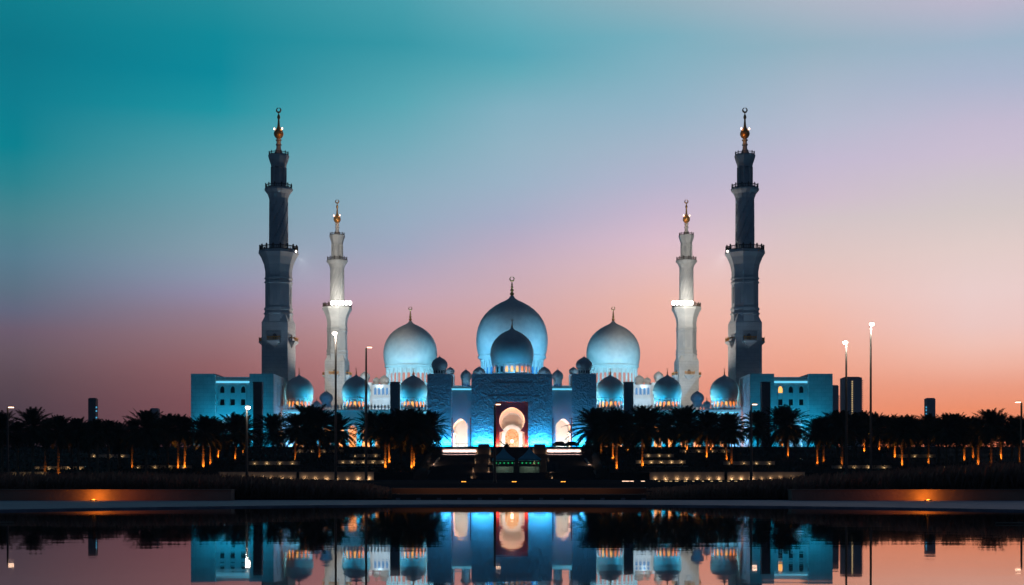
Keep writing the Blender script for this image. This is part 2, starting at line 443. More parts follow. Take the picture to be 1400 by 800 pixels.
# ------------------------------------------------------------------ arches
def keyhole(cx, zb, w, r, zc, neck, seg=22, point=0.12):
    """left-to-right outline of a horseshoe arch that stands on zb (bottom open)"""
    pts = [(cx - w, zb)]
    a = math.asin(min(0.999, neck / r))
    zn = zc - r * math.cos(a)
    pts += [(cx - w, zn - 0.30 * r), (cx - w*0.98, zn - 0.14 * r), (cx - neck, zn)]
    for i in range(1, seg):
        t = -PI/2 - a - (2*PI - 2*a) * i / seg
        q = 1 + point * max(0, math.sin(t)) ** 10
        pts.append((cx + r * math.cos(t), zc + r * q * math.sin(t)))
    pts += [(cx + neck, zn), (cx + w*0.98, zn - 0.14 * r), (cx + w, zn - 0.30 * r), (cx + w, zb)]
    return pts
def pointed(cx, zb, w, zs, h, seg=8):
    pts = [(cx - w, zb), (cx - w, zs)]
    for i in range(1, seg):
        t = i / seg
        pts.append((cx - w * math.cos(t * PI / 2) ** 0.9, zs + h * math.sin(t * PI / 2) ** 1.15))
    pts.append((cx, zs + h))
    for i in range(seg - 1, 0, -1):
        t = i / seg
        pts.append((cx + w * math.cos(t * PI / 2) ** 0.9, zs + h * math.sin(t * PI / 2) ** 1.15))
    pts += [(cx + w, zs), (cx + w, zb)]
    return pts
def wall_with_notches(mb, x0, x1, z0, z1, notches, y0, y1):
    """notches: bottom-open outlines left to right"""
    out = [(x0, z0)]
    for nlist in notches: out += nlist
    out += [(x1, z0), (x1, z1), (x0, z1)]
    mb.prism(out, [], y0, y1)

# ------------------------------------------------------------------ mosque
mosque = empty('mosque', (0, 430, PODZ), 'great white marble mosque washed in turquoise floodlight, many domes above its gate and arcades', 'mosque')
ONION = [(0.78,0.0),(0.87,0.10),(0.95,0.24),(0.995,0.42),(1.0,0.56),(0.98,0.72),(0.93,0.88),(0.85,1.03),(0.74,1.17),(0.60,1.30),(0.44,1.41),(0.29,1.50),(0.17,1.57),(0.085,1.63),(0.05,1.70)]
DOME = [(0.925,0.0),(0.955,0.08),(0.98,0.2),(0.998,0.36),(1.0,0.48),(0.985,0.64),(0.945,0.82),(0.87,1.0),(0.765,1.16),(0.63,1.30),(0.47,1.42),(0.31,1.51),(0.18,1.57),(0.09,1.63),(0.05,1.70)]
def finial_mb(cx, cy, z0, h, r, crescent=True):
    m = MB()
    pr = [(r*2.6,0),(r*1.6,.05*h),(r*0.7,.10*h),(r*.5,.16*h),(r*1.15,.23*h),(r*1.15,.27*h),(r*.45,.33*h),(r*.95,.40*h),(r*.95,.43*h),(r*.4,.49*h),(r*.75,.55*h),(r*.35,.61*h),(r*.5,.66*h),(r*.2,.76*h),(r*.12,.84*h)]
    m.lathe(pr, cx, cy, z0, 10)
    if crescent:
        cr = h * 0.095; cz = z0 + 0.92*h
        pts = []; rad = []
        for i in range(17):
            a = PI/2 + 0.16 + (2*PI - 0.32) * i / 16
            pts.append((cx + cr*math.cos(a), cy, cz + cr*math.sin(a)))
            rad.append(h * (0.014 + 0.022 * math.sin(PI * i / 16)))
        m.tube(pts, rad, 6)
    return m
def dome(px, d, ytop, r_px, ybase, drum_y, fin_y, s, nwin=0, win='windowlit', drum_k=0.88, seg=48, label=None, drum_mat='marble', dm='dome', wscale=1.0, collar=True):
    cx = SX(px, d, s); r = r_px * d / F
    zb = Z(ybase, d); zt = Z(ytop, d); zd = Z(drum_y, d)
    hk = (zt - zb) / (1.63 * r)
    m = MB()
    m.lathe([(a*r, b*r*hk) for a, b in (ONION if seg < 48 else DOME)], cx, d, zb, seg)
    o = m.build('dome', M[dm], mosque, smooth=True)
    if label: o['label'] = label
    dr = MB(); H = zb - zd
    k = drum_k * r
    lip = .955 if seg >= 48 else .80
    if seg < 48: k = .72 * r
    dr.lathe([(k*1.0, 0), (k*1.0, H*0.10), (k*0.965, H*0.12), (k*0.965, H*0.80), (k*1.02, H*0.86), (r*lip, H*0.93), (r*lip, H*1.0), (r*lip*.94, H*1.02)], cx, d, zd, seg)
    if nwin:
        for i in range(nwin * 2):      # engaged columns round the drum
            a = -PI/2 + (i + 0.5) * PI / nwin
            ca, sa = math.cos(a), math.sin(a)
            cw = k * 0.35 / nwin * 2
            dr.lathe([(cw, 0), (cw*0.8, H*0.06), (cw*0.7, H*0.7), (cw*1.2, H*0.78)], cx + k*0.99*ca, d + k*0.99*sa, zd + H*0.08, 6)
    do = dr.build('drum', M[drum_mat], o, smooth=True)
    if nwin:
        for i in range(-(nwin//2), nwin//2 + 1):
            a = -PI/2 + i * PI / nwin
            ww = k * 0.42 * PI / nwin * 0.5 * 2 * 0.62 * wscale
            rr = k * 0.965 + 0.02
            wm = MB()
            pts = pointed(0, H*0.14, ww, H*0.52, ww*1.25, 4)
            wm.prism(pts, [], -0.05, 0.02)
            ca, sa = math.cos(a + PI/2), math.sin(a + PI/2)
            # rotate about z and push out to the drum face
            ox, oy = cx + rr * math.cos(a), d + rr * math.sin(a)
            wm.v = [(ox + x*ca - y*sa, oy + x*sa + y*ca, z + zd) for x, y, z in wm.v]
            q = win if isinstance(win, str) else win[(i + nwin//2) % len(win)]
            wm.build('window', M[q], o)
    if fin_y is not None:
        h = Z(fin_y, d) - (zb + 1.60*r*hk)
        finial_mb(cx, d, zb + 1.60*r*hk, h, max(h*0.085, r*0.035), crescent=(h > 2.0)).build('finial', M['gold'], o, smooth=True)
    return o

# --- the entrance gate
DG = 430.0
def zG(y): return Z(y, DG)
gate = MB()
cx0, cx1 = X(644.5, DG), X(755, DG)
px0, px1 = X(677.5, DG), X(722, DG); pz = zG(549)
gate.prism([(cx0, PODZ), (px0, PODZ), (px0, pz), (px1, pz), (px1, PODZ), (cx1, PODZ), (cx1, zG(511)), (cx0, zG(511))], [], DG, DG + 2.2)
gate.box(cx0, cx1, DG + 2.2, DG + 24, zG(545), zG(511) - 0.25)
tag(gate.build('gate_wall', M['relief'], mosque), 'tall carved central gate wall with keyhole portal')
tr = MB()
for (ya, yb, k) in ((523.5, 524.4, 0.03), (541.0, 541.8, 0.03)):
    tr.box(X(672, DG), X(727.5, DG), DG - k, DG - 0.003, zG(yb), zG(ya))
for sgn in (-1, 1):
    xa = X(667.5, DG) * (1 if sgn < 0 else -1)
    tr.box(min(xa, xa + 1.2), max(xa, xa + 1.2), DG - 0.05, DG - 0.003, zG(545), zG(542.4))
tr.build('gate_moulding', M['marble'], mosque)
# portal panel with the keyhole arch
kp = keyhole(X(700, DG), PODZ, 17.4*DG/F, 17.6*DG/F, zG(575), 11.4*DG/F, 40, 0.05)
pp = MB(); wall_with_notches(pp, px0 + .02, px1 - .02, PODZ, pz - .02, [kp], DG + 1.0, DG + 2.6)
pp.build('portal_panel', M['red'], mosque)
soff = MB()
kp2 = keyhole(X(700, DG), PODZ, 15.2*DG/F, 15.0*DG/F, zG(578.4), 10.2*DG/F, 40, 0.03)
outer = keyhole(X(700, DG), PODZ, 18.6*DG/F, 18.9*DG/F, zG(576), 14*DG/F, 40, 0.06)
soff.prism(kp2 + outer[::-1], [], DG + 4.2, DG + 5.5)
soff.build('portal_lining', M['marble'], mosque)
pb = MB(); pb.box(px0 - 3, px1 + 3, DG + 12, DG + 12.6, PODZ, zG(546)); pb.box(px0 - 3, px0 - 2.6, DG + 2.3, DG + 12, PODZ, zG(546)); pb.box(px1 + 2.6, px1 + 3, DG + 2.3, DG + 12, PODZ, zG(546))
pb.build('entrance_hall', M['pale'], mosque)
D2 = DG + 11.2
sur = MB()
oa = pointed(X(700, D2), PODZ, 14.2*D2/F, Z(594, D2), 13.0*D2/F, 12)
ia = pointed(X(700, D2), PODZ, 9.6*D2/F, Z(597, D2), 10.6*D2/F, 12)
sur.prism(oa + ia[::-1], [], D2 - 0.6, D2 + 0.4)
sur.build('inner_arch', M['marble'], mosque)
sc = MB(); sc.prism(pointed(X(700, D2), PODZ, 9.4*D2/F, Z(597, D2), 10.4*D2/F, 12), [], D2 + 0.1, D2 + 0.3)
sc.build('door_screen', M['screen'], mosque)
lam = MB(); lam.lathe([(0.05, 0), (0.45, 0.35), (0.55, 0.7), (0.2, 1.1)], X(700, D2), D2 - 1.4, Z(606, D2), 10); lam.build('lantern', M['lampdim'], mosque)
# --- gate towers and side bays
for s, side in SIDES:
    t = MB()
    xa, xb = sorted((SX(584, DG, s), SX(617, DG, s)))
    t.box(xa, xb, DG, DG + 15, PODZ, zG(511))
    tag(t.build('gate_tower', M['relief'], mosque), 'square %s gate tower of carved marble' % side)
    D3 = DG + 2.5
    b = MB(); xa, xb = sorted((SX(617, DG, s), SX(644.5, DG, s)))
    kc = SX(629.7, D3, s)
    kk = keyhole(kc, PODZ, 10.2*D3/F, 10.6*D3/F, Z(584.5, D3), 8.2*D3/F, 28, 0.16)
    wall_with_notches(b, xa + .003, xb - .003, PODZ, Z(528.5, D3), [kk], D3, D3 + 1.2)
    b.box(xa, xb, D3 + 1.2, D3 + 12, Z(560, D3), Z(529.5, D3))
    b.build('gate_bay', M['panel'], mosque)
    lp = MB(); lp.box(xa + .05, xb - .05, D3 - 0.25, D3 - 0.003, Z(533.0, D3), Z(531.4, D3)); lp.build('light_strip', M['strip'], mosque)
    # deep passage behind the small keyhole arch
    ps = MB()
    k3 = keyhole(kc, PODZ, 9.7*D3/F, 10.1*D3/F, Z(584.7, D3), 7.8*D3/F, 28, 0.16)
    k4 = keyhole(kc, PODZ, 11.5*D3/F, 12.2*D3/F, Z(584.5, D3), 9.5*D3/F, 28, 0.16)
    ps.prism(k3 + k4[::-1], [], D3 + 1.25, D3 + 17)
    ps.build('arch_passage', M['marble'], mosque)
    e = MB(); e.prism([(kc-4, PODZ), (kc+4, PODZ), (kc+4, Z(560, D3)), (kc-4, Z(560, D3))], [], D3 + 17.1, D3 + 17.5); e.build('passage_end', M['pale'], mosque)
    # red reveal strips either side of the bay
    for pxe in (617.6, 643.2):
        rv = MB(); xe = SX(pxe, DG, s); rv.box(xe - 0.13, xe + 0.13, DG + 2.1, DG + 2.496, PODZ, Z(571, DG))
        rv.build('bay_reveal', M['red'], mosque)

# --- front arcades
DA = 452.0
def zA(y): return Z(y, DA)
for s, side in SIDES:
    xa, xb = sorted((SX(386, DA, s), SX(584, DA, s)))
    a = MB(); nts = []
    cs = sorted(SX(410 + 18*i, DA, s) for i in range(10))
    for c in cs:
        nts.append(keyhole(c, PODZ, 5.2*DA/F, 6.5*DA/F, zA(589), 4.6*DA/F, 16, 0.12))
    wall_with_notches(a, xa, xb, PODZ, zA(560.5), nts, DA, DA + 1.0)
    a.box(xa, xb, DA + 1.0, DA + 22, zA(566), zA(561.5))
    tag(a.build('arcade_wall', M['panel'], mosque), '%s front arcade of keyhole arches with battlemented parapet' % side)
    cor = MB(); cor.box(xa, xb, DA - 0.35, DA - 0.003, zA(561.8), zA(560.2)); cor.build('cornice', M['marble'], mosque)
    pr = MB()
    pitch = 4.6*DA/F; k = int((xb - xa) / pitch)
    for i in range(k):
        c = xa + (i + 0.5) * pitch; w_ = pitch
        z0 = zA(560.15)
        pr.prism([(c-.20*w_, z0), (c-.16*w_, z0+.40), (c-.38*w_, z0+.75), (c-.30*w_, z0+1.15), (c, z0+1.75), (c+.30*w_, z0+1.15), (c+.38*w_, z0+.75), (c+.16*w_, z0+.40), (c+.20*w_, z0)], [], DA - 0.1, DA + 0.2)
    pr.build('parapet', M['marble'], mosque)
    lx0, lx1 = sorted((SX(389, DA, s), SX(421, DA, s)))
    ls = MB(); ls.box(lx0, lx1, DA - 0.30, DA - 0.003, zA(565.0), zA(563.2)); ls.build('light_strip', M['strip'], mosque)
    lx0, lx1 = sorted((SX(572, DA, s), SX(583, DA, s)))
    ls = MB(); ls.box(lx0, lx1, DA - 0.30, DA - 0.003, zA(565.0), zA(563.2)); ls.build('light_strip', M['strip'], mosque)
    bk = MB(); bk.box(xa, xb, DA + 11, DA + 11.5, PODZ, zA(566)); bk.build('gallery_wall', M['pale'], mosque)

# --- corner blocks
DB = 440.0
def zB(y): return Z(y, DB)
for s, side in SIDES:
    def bx(mb, p0, p1, y0, y1, ya, yb):
        q0, q1 = sorted((SX(p0, DB, s), SX(p1, DB, s)))
        mb.box(q0, q1, y0, y1, PODZ if yb is None else zB(yb), zB(ya))
    for a_, b_, wh in ((261, 294, 'outer'), (341, 374, 'inner')):
        c = MB(); bx(c, a_, b_, DB, DB + 20, 511, None)
        tag(c.build('corner_tower', M['course'], mosque), 'plain square %s tower of the %s corner block' % (wh, side))
    w = MB()
    q0, q1 = sorted((SX(294, DB, s), SX(341, DB, s)))
    YW = DB + 1.6
    holes = []
    for pw in (303.8, 318.1, 332.4):
        cxw = SX(pw, YW, s)
        holes.append([(a_, b_) for a_, b_ in pointed(cxw, Z(537.2, YW), 3.0*YW/F, Z(532.5, YW), 4.4*YW/F, 5)])
        holes.append([(cxw-2.9*YW/F, Z(554, YW)), (cxw+2.9*YW/F, Z(554, YW)), (cxw+2.9*YW/F, Z(546, YW)), (cxw-2.9*YW/F, Z(546, YW))])
    pc = SX(313.5, YW, s)
    pn = pointed(pc, PODZ, 12.5*YW/F, Z(582, YW), 15.5*YW/F, 10)
    out = [(q0+.003, PODZ)] + pn + [(q1-.003, PODZ), (q1-.003, Z(515.5, YW)), (q0+.003, Z(515.5, YW))]
    w.prism(out, holes, YW, YW + 1.0)
    w.box(q0+.003, q1-.003, YW + 6, YW + 17, PODZ, Z(517, YW))
    w.build('recessed_wall', M['panel'], mosque)
    ls = MB(); ls.box(q0+.1, q1-.1, YW - 0.35, YW - 0.003, Z(523.4, YW), Z(521.4, YW)); ls.build('light_strip', M['strip'], mosque)
    ar = MB()
    o_ = pointed(pc, PODZ, 12.4*YW/F, Z(582, YW), 15.4*YW/F, 10); i_ = pointed(pc, PODZ, 11.0*YW/F, Z(582, YW), 13.8*YW/F, 10)
    ar.prism(o_ + i_[::-1], [], YW + 0.3, YW + 1.8); ar.build('arch_lining', M['marble'], mosque)
    for i, pw in enumerate((303.8, 318.1, 332.4)):
        cxw = SX(pw, YW, s)
        lit = (s > 0 and i == 2)
        fr = MB()
        oo = pointed(cxw, Z(555.4, YW), 4.3*YW/F, Z(532.5, YW), 6.3*YW/F, 6); ii = pointed(cxw, Z(555.4, YW), 3.2*YW/F, Z(532.5, YW), 4.8*YW/F, 6)
        fr.prism(oo + ii[::-1], [], YW - 0.3, YW - 0.003)
        fr.box(cxw - 4.0*YW/F, cxw + 4.0*YW/F, YW - 0.5, YW - 0.303, Z(556.4, YW), Z(555.5, YW))
        fo = fr.build('window', M['marble'], mosque)
        u = MB(); u.prism(pointed(cxw, Z(537.2, YW), 3.0*YW/F, Z(532.5, YW), 4.4*YW/F, 5), [], YW + 0.45, YW + 0.55)
        u.build('upper_pane', M['windowhot'] if lit else M['windowdark'], fo)
        u = MB(); u.box(cxw-2.9*YW/F, cxw+2.9*YW/F, YW + 0.45, YW + 0.55, Z(554, YW), Z(546, YW)); u.build('lower_pane', M['windowdark'], fo)
    # recessed arched panels on the inner flank
    fl = MB()
    xs = SX(374, DB, s)
    for yy in (DB + 8, DB + 14):
        q = sorted((xs - s*0.003, xs - s*0.22))
        z0, z1 = Z(556, yy), Z(524, yy)
        fl.box(q[0], q[1], yy - 0.3, yy, z0, z1); fl.box(q[0], q[1], yy + 2.4, yy + 2.7, z0, z1); fl.box(q[0], q[1], yy + .001, yy + 2.399, z1 - .6, z1)
    fl.build('flank_moulding', M['marble'], mosque)

# --- front domes over the arcades, gate domes
DD = 462.0
WM = ['windowlit', 'windowlit', 'windowhot', 'windowlit', 'windowhot', 'windowlit', 'windowlit']
for s, side in SIDES:
    for px_, nm in ((409, 'beside the corner block'), (487, 'in mid arcade'), (565, 'beside the gate tower')):
        dome(px_, DD, 513.5, 19.6, 544.5, 559, 503.5, s, nwin=9, win=WM, label='%s arcade dome %s' % (side, nm), wscale=.95)
    dome(601, DG + 8, 488, 11.2, 504.8, 511.3, 484.5, s, nwin=7, win='windowdark', seg=32, label='small dark dome on the %s gate tower' % side)
    dome(637, 446, 505.5, 7.6, 519.5, 533, 501.5, s, nwin=7, win='windowblue', seg=28, label='small pale dome above the %s gate bay' % side)
    dome(655, 456, 501.5, 9.0, 516, 522, None, s, seg=28, label='low pale dome peeping over the %s of the gate wall' % side)
dome(700, 448, 450, 29.5, 497, 512, 436.5, -1, nwin=11, win=['windowlit','windowlit','windowdark','windowdark','windowhot','windowhot','windowhot','windowlit','windowlit'], label='entrance dome over the gate with lit drum windows', wscale=.85)
# --- prayer hall
DH = 640.0
hall = MB()
xa, xb = X(505, DH), -X(505, DH)
hall.box(xa, xb, DH, DH + 70, PODZ, Z(527, DH))
tag(hall.build('prayer_hall', M['marble'], mosque), 'white prayer hall block behind the arcades')
for s, side in SIDES:
    def hb(mb, p0, p1, d0, d1, ya, yb):
        q0, q1 = sorted((SX(p0, d0, s), SX(p1, d0, s)))
        mb.box(q0, q1, d0, d1, PODZ if yb is None else Z(yb, d0), Z(ya, d0))
    pv = MB()
    hb(pv, 509, 533, DH - 12, DH - .01, 526, None)
    for p0_, p1_, d0_, d1_, ya_, nm_ in ((502, 508.9, DH - 8, DH + 6, 523, 'hall_pier'), (614, 621, DH - 6, DH - .01, 512, 'hall_turret')):
        q_ = MB(); hb(q_, p0_, p1_, d0_, d1_, ya_, None); q_.build(nm_, M['marble'], mosque)
    q_ = MB(); hb(q_, 508, 534, DH - 12.4, DH - 12.01, 543, 545); q_.build('porch_ledge', M['marble'], mosque)
    o = pv.build('hall_porch', M['marble'], mosque); tag(o, '%s white porch of the prayer hall' % side)
    for i in range(4):
        c = SX(513 + i * 5.4, DH - 12, s); q = (DH - 12)/F
        wm = MB(); wm.prism(pointed(c, Z(540, DH-12), 1.6*q, Z(532.5, DH-12), 2.6*q, 5), [], DH - 12.06, DH - 12.004)
        wm.build('window', M['windowblue'], o)
    pr = MB()
    for i in range(9):
        c = SX(510 + i * 2.8, DH - 12.4, s); z0 = Z(543, DH - 12.4)
        pr.prism([(c-.22, z0), (c-.3, z0+.7), (c, z0+1.4), (c+.3, z0+.7), (c+.22, z0)], [], DH - 12.35, DH - 12.1)
    pr.build('porch_parapet', M['marble'], o)
    dome(499, DH - 2, 508, 6.8, 519, 526, None, s, seg=24, label='small plain dome at the outer end of the %s porch' % side)
    dome(514.5, DH - 5, 516, 5.0, 523, 528, 512, s, seg=24, label='smaller of the two %s porch domes' % side)
    dome(525.5, DH - 5, 513, 7.2, 524, 528, 510, s, seg=24, label='larger of the two %s porch domes' % side)
    dome(615.5, DH + 2, 502, 6.2, 511, 516, None, s, seg=24, label='turret dome half hidden behind the %s gate tower dome' % side)
    dome(446, 540, 535, 9.2, 549, 556, 531, s, seg=28, label='blue dome behind the %s rear minaret' % side)
    dome(433, 545, 548, 5.5, 556, 559, 541, s, seg=20, label='tiny far dome outside the %s rear minaret' % side)
    dome(561, 668, 441.5, 36.8, 500, 528, 420, s, nwin=15, win='windowpink', label='large %s prayer hall dome' % side, seg=64, wscale=1.0)
dome(700, 680, 408, 49.0, 487, 527, 379, -1, nwin=17, win='windowblue', label='great central dome, largest of all', seg=72, drum_k=0.86)
sa = MB(); sa.box(X(388, 500), X(440, 500), 480, 620, PODZ, Z(562, 500)); sa.box(-X(440, 500), -X(388, 500), 480, 620, PODZ, Z(562, 500)); sa.build('side_arcade', M['marble'], mosque)

# ------------------------------------------------------------------ minarets
MS = 470.0 / F     # metres per photo pixel at the near minarets
def my(y): return Z(y, 470.0) - PODZ
def make_minaret():
    r_ = empty('minaret', (0, 0, 0))
    hw = 18.3 * MS
    sq = MB(); sq.box(-hw, hw, -hw, hw, 0, my(442))
    sq.build('square_base', M['course'], r_)
    oc = MB(); rt = 17.6*MS
    o8 = rt / math.cos(PI/8)
    oc.lathe([(hw*1.40, my(442)), (o8*1.02, my(431))], 0, 0, 0, 4, PI/4, cap=False)
    oc.lathe([(o8, my(442)), (o8, my(431)), (o8*1.06, my(430.5)), (o8*1.06, my(428.5)), (o8*0.99, my(428)), (o8*0.99, my(425)), (o8*1.04, my(424.5)), (o8*1.04, my(421.5)), (o8*.96, my(421)),
              (o8*.96, my(388.5)), (o8*1.02, my(388)), (o8*1.02, my(386)), (o8*.96, my(385.5)), (o8*.96, my(383)), (o8*1.02, my(382.5)), (o8*1.02, my(380.5)), (o8*.96, my(380)),
              (o8*.96, my(372)), (o8*1.04, my(363)), (o8*1.25, my(353)), (o8*1.45, my(347)), (27*MS, my(346)), (27*MS, my(343.5)), (0.5, my(343.4))], 0, 0, 0, 8, PI/8, cap=False)
    o = oc.build('octagon_shaft', M['marble'], r_)
    nic = MB()
    for i in range(8):
        a = -PI/2 + i * PI/4; ca, sa_ = math.cos(a + PI/2), math.sin(a + PI/2)
        rr = rt * 0.96 + 0.02
        for (zb_, zt_, w_, dp) in ((my(417), my(394), 0.62, 0.14),):
            q = MB(); q.prism(pointed(0, zb_, w_, zt_ - 1.0, 1.0, 4), [], -dp, 0.0)
            nic.add([(rr*math.cos(a) + x*ca - y*sa_, rr*math.sin(a) + x*sa_ + y*ca, z) for x, y, z in q.v], q.f)
    nic.build('slot_moulding', M['panel'], r_)
    def rail(z, rad, h, nm, seg=16):
        b = MB()
        b.lathe([(rad*.985, 0), (rad*.985, h*.16), (rad*.93, h*.16), (rad*.93, 0)], 0, 0, z, seg, cap=False)
        b.lathe([(rad*.985, h*.72), (rad*.985, h*.86), (rad*.94, h*.86), (rad*.94, h*.72)], 0, 0, z, seg, cap=False)
        for i in range(seg):
            a = 2*PI*i/seg
            b.lathe([(rad*.045, 0), (rad*.045, h*1.0), (rad*.06, h*1.02), (rad*.01, h*1.25)], rad*.955*math.cos(a), rad*.955*math.sin(a), z, 5)
            for k in (0.25, 0.5, 0.75):
                a2 = 2*PI*(i + k)/seg
                b.lathe([(rad*.016, h*.16), (rad*.016, h*.72)], rad*.955*math.cos(a2), rad*.955*math.sin(a2), z, 4)
        return b.build(nm, M['bronze'], r_)
    rail(my(343.5), 26.5*MS, 1.55, 'balcony_rail')
    # spiral fluted round shaft
    sp = MB(); rb = 13.2*MS; seg, nz = 48, 60
    z0, z1 = my(343.4), my(277)
    prof = []
    vs = []; fs = []
    for k in range(nz + 1):
        z = z0 + (z1 - z0)*k/nz
        for i in range(seg):
            a = 2*PI*i/seg
            ph = (a*8 - (z - z0) * 1.15) % (2*PI)
            rr = rb * (1.0 - 0.10 * (1 if ph < 1.3 else 0)) * (1 - 0.03*k/nz)
            vs.append((rr*math.cos(a), rr*math.sin(a), z))
    for k in range(nz):
        for i in range(seg):
            j = (i+1) % seg; fs.append((k*seg+i, k*seg+j, (k+1)*seg+j, (k+1)*seg+i))
    sp.add(vs, fs)
    sp.build('spiral_shaft', M['marble'], r_)
    cb = MB(); cb.lathe([(12.7*MS, my(277.5)), (12.9*MS, my(272)), (15*MS, my(266)), (18.6*MS, my(261.5)), (19.2*MS, my(260.5)), (19.2*MS, my(258.5)), (0.4, my(258.4))], 0, 0, 0, 16, PI/16, cap=False)
    cb.build('balcony_corbel', M['marble'], r_)
    rail(my(258.5), 18.8*MS, 1.35, 'balcony_rail', 12)
    lt = MB(); r8 = 9.6*MS/math.cos(PI/8)
    lt.lathe([(r8*1.1, my(258.3)), (r8*1.1, my(254)), (r8*.78, my(253.5)), (r8*.78, my(230)), (r8*1.0, my(229)), (r8*1.02, my(226)), (r8*1.25, my(219)), (14.2*MS, my(214.5)), (14.2*MS, my(212.5)), (.3, my(212.4))], 0, 0, 0, 8, PI/8, cap=False)
    for i in range(8):
        a = PI/8 + i*PI/4
        lt.lathe([(0.30, 0), (0.30, my(229) - my(254))], r8*.93*math.cos(a), r8*.93*math.sin(a), my(254), 6)
    lt.build('lantern', M['marble'], r_)
    rail(my(212.5), 13.8*MS, 1.0, 'balcony_rail', 12)
    nk = MB(); nk.lathe([(7*MS, my(212.3)), (5.2*MS, my(208)), (3.4*MS, my(204)), (3.0*MS, my(200)), (4.2*MS, my(198.2)), (3.0*MS, my(196)), (2.8*MS, my(193.5)), (4.4*MS, my(191.8)), (2.6*MS, my(190))], 0, 0, 0, 16)
    nk.build('neck', M['marble'], r_, smooth=True)
    gb = MB(); gb.lathe([(1.6*MS, my(190.2)), (4.6*MS, my(188.2)), (6.4*MS, my(185)), (6.7*MS, my(182.5)), (5.6*MS, my(179)), (3.4*MS, my(176.5)), (1.9*MS, my(173)), (1.3*MS, my(166)), (1.1*MS, my(163.5)), (2.2*MS, my(161)), (1.9*MS, my(158.8)), (.7*MS, my(156)), (.5*MS, my(153.8))], 0, 0, 0, 16)
    cr = 3.0*MS; cz = my(150.6); pts = []; rad = []
    for i in range(21):
        a = PI/2 + 0.14 + (2*PI - 0.28)*i/20
        pts.append((cr*math.cos(a), 0, cz + cr*math.sin(a))); rad.append(0.10 + 0.20*math.sin(PI*i/20))
    gb.tube(pts, rad, 6)
    gb.build('gold_finial', M['gold'], r_, smooth=True)
    for sgn in (-1, 1):
        lq = MB(); lq.lathe([(0.05, 0), (0.22, .2), (0.22, .45), (0.05, .65)], sgn*5.6*MS, -2.0*MS, my(177.8), 8); lq.build('beacon', M['lampdim'], r_)
    for i in range(4):
        a = i * PI/2
        b = MB()
        b.add([(-2.1, -hw - 1.7, my(467)), (2.1, -hw - 1.7, my(467)), (2.1, -hw - .003, my(467)), (-2.1, -hw - .003, my(467)), (-2.1, -hw-1.7, my(469)), (2.1, -hw-1.7, my(469)), (2.1, -hw-.003, my(469)), (-2.1, -hw-.003, my(469)), (0, -hw - .003, my(477))],
              [(0,1,2,3), (0,4,5,1), (1,5,6,2), (3,7,4,0), (4,8,5), (5,8,6), (7,8,4)])
        ca, sa_ = math.cos(a), math.sin(a)
        b.v = [(x*ca - y*sa_, x*sa_ + y*ca, z) for x, y, z in b.v]
        bo = b.build('bracket_balcony', M['marble'], r_)
        b = MB()
        b.box(-2.05, 2.05, -hw-1.65, -hw-1.55, my(463.2), my(462.2)); b.box(-2.05, -1.95, -hw-1.55, -hw-.01, my(463.2), my(462.2)); b.box(1.95, 2.05, -hw-1.55, -hw-.01, my(463.2), my(462.2))
        for k in range(9):
            x = -2.0 + k*0.5; b.box(x-.09, x+.09, -hw-1.66, -hw-1.54, my(467), my(461 if k % 4 == 0 else 463.2))
        b.v = [(x*ca - y*sa_, x*sa_ + y*ca, z) for x, y, z in b.v]
        b.build('rail', M['gold'], bo)
        b = MB(); b.prism(pointed(0, my(467), 0.75, my(463), 1.3, 5), [], -hw-.04, -hw-.004)
        b.v = [(x*ca - y*sa_, x*sa_ + y*ca, z) for x, y, z in b.v]
        b.build('doorway', M['darkstone'], bo)
    return r_
mn = make_minaret()
first = True
MIN = {}
for s, side in SIDES:
    for d, px_, where in ((470.0, 381, 'near'), (626.0, 461, 'far')):
        o = mn if first else copy_tree(mn); first = False
        x = SX(px_, d, s)
        o.location = (x, d, PODZ); o.rotation_euler = (0, 0, s * R(8))
        if where == 'near':
            lab = 'tall dark minaret at the %s, rising behind the %s corner block' % (side, side)
        else:
            lab = 'white floodlit rear minaret on the %s, with dazzling lamps on its balcony' % side
        tag(o, lab, 'minaret', 'four minarets of the mosque')
        MIN[(s, where)] = o
        zk = PODZ + my(186)
        point((x - s*1.6, d - 2.6, zk - 1.2), 60, (1, .45, .12), .15, 'finial_uplight')
    # dazzling floodlight battery on the rear balcony, facing the forecourt
    d = 626.0; x = SX(461, d, s); zb = Z(HY - (HY - 343.5) * 470 / 626.0, d)
    fz = Z(418, d)
    bat = empty('floodlight_battery', (x, d, fz), 'dazzling white floodlight battery on the balcony of the %s rear minaret' % side, 'floodlight', 'floodlights on the minaret balconies')
    fr = MB(); fr.box(min(x - s*-1.5, x - s*7.3), max(x - s*-1.5, x - s*7.3), d - 8.3, d - 8.0, fz - .5, fz + .5); fr.build('mounting_rail', M['steel'], bat)
    for i in range(6):
        fx = x - s * (-1.0 + i * 1.5)
        l_ = MB(); l_.lathe([(0.15, 0), (0.62, .2), (0.8, .8), (0.7, 1.5), (0.15, 1.8)], fx, d - 9.0, fz - .8, 10)
        l_.build('lamp', M['flood'], bat)
    # single lamp on the near balcony
    d = 470.0; x = SX(404.5, d, s); z = Z(345, d)
    nb = empty('balcony_floodlight', (x, d, z), 'single bright floodlight on the balcony of the %s near minaret' % side, 'floodlight', 'floodlights on the minaret balconies')
    l_ = MB(); l_.lathe([(0.1, 0), (0.4, .15), (0.5, .4), (0.4, .8), (0.1, .9)], x, d - 1.2, z - .3, 10); l_.build('lamp', M['lampon'], nb)
    l_ = MB(); l_.box(min(x, x + s*1.0), max(x, x + s*1.0), d - 1.2, d - 1.05, z - .5, z - .35); l_.build('arm', M['steel'], nb)

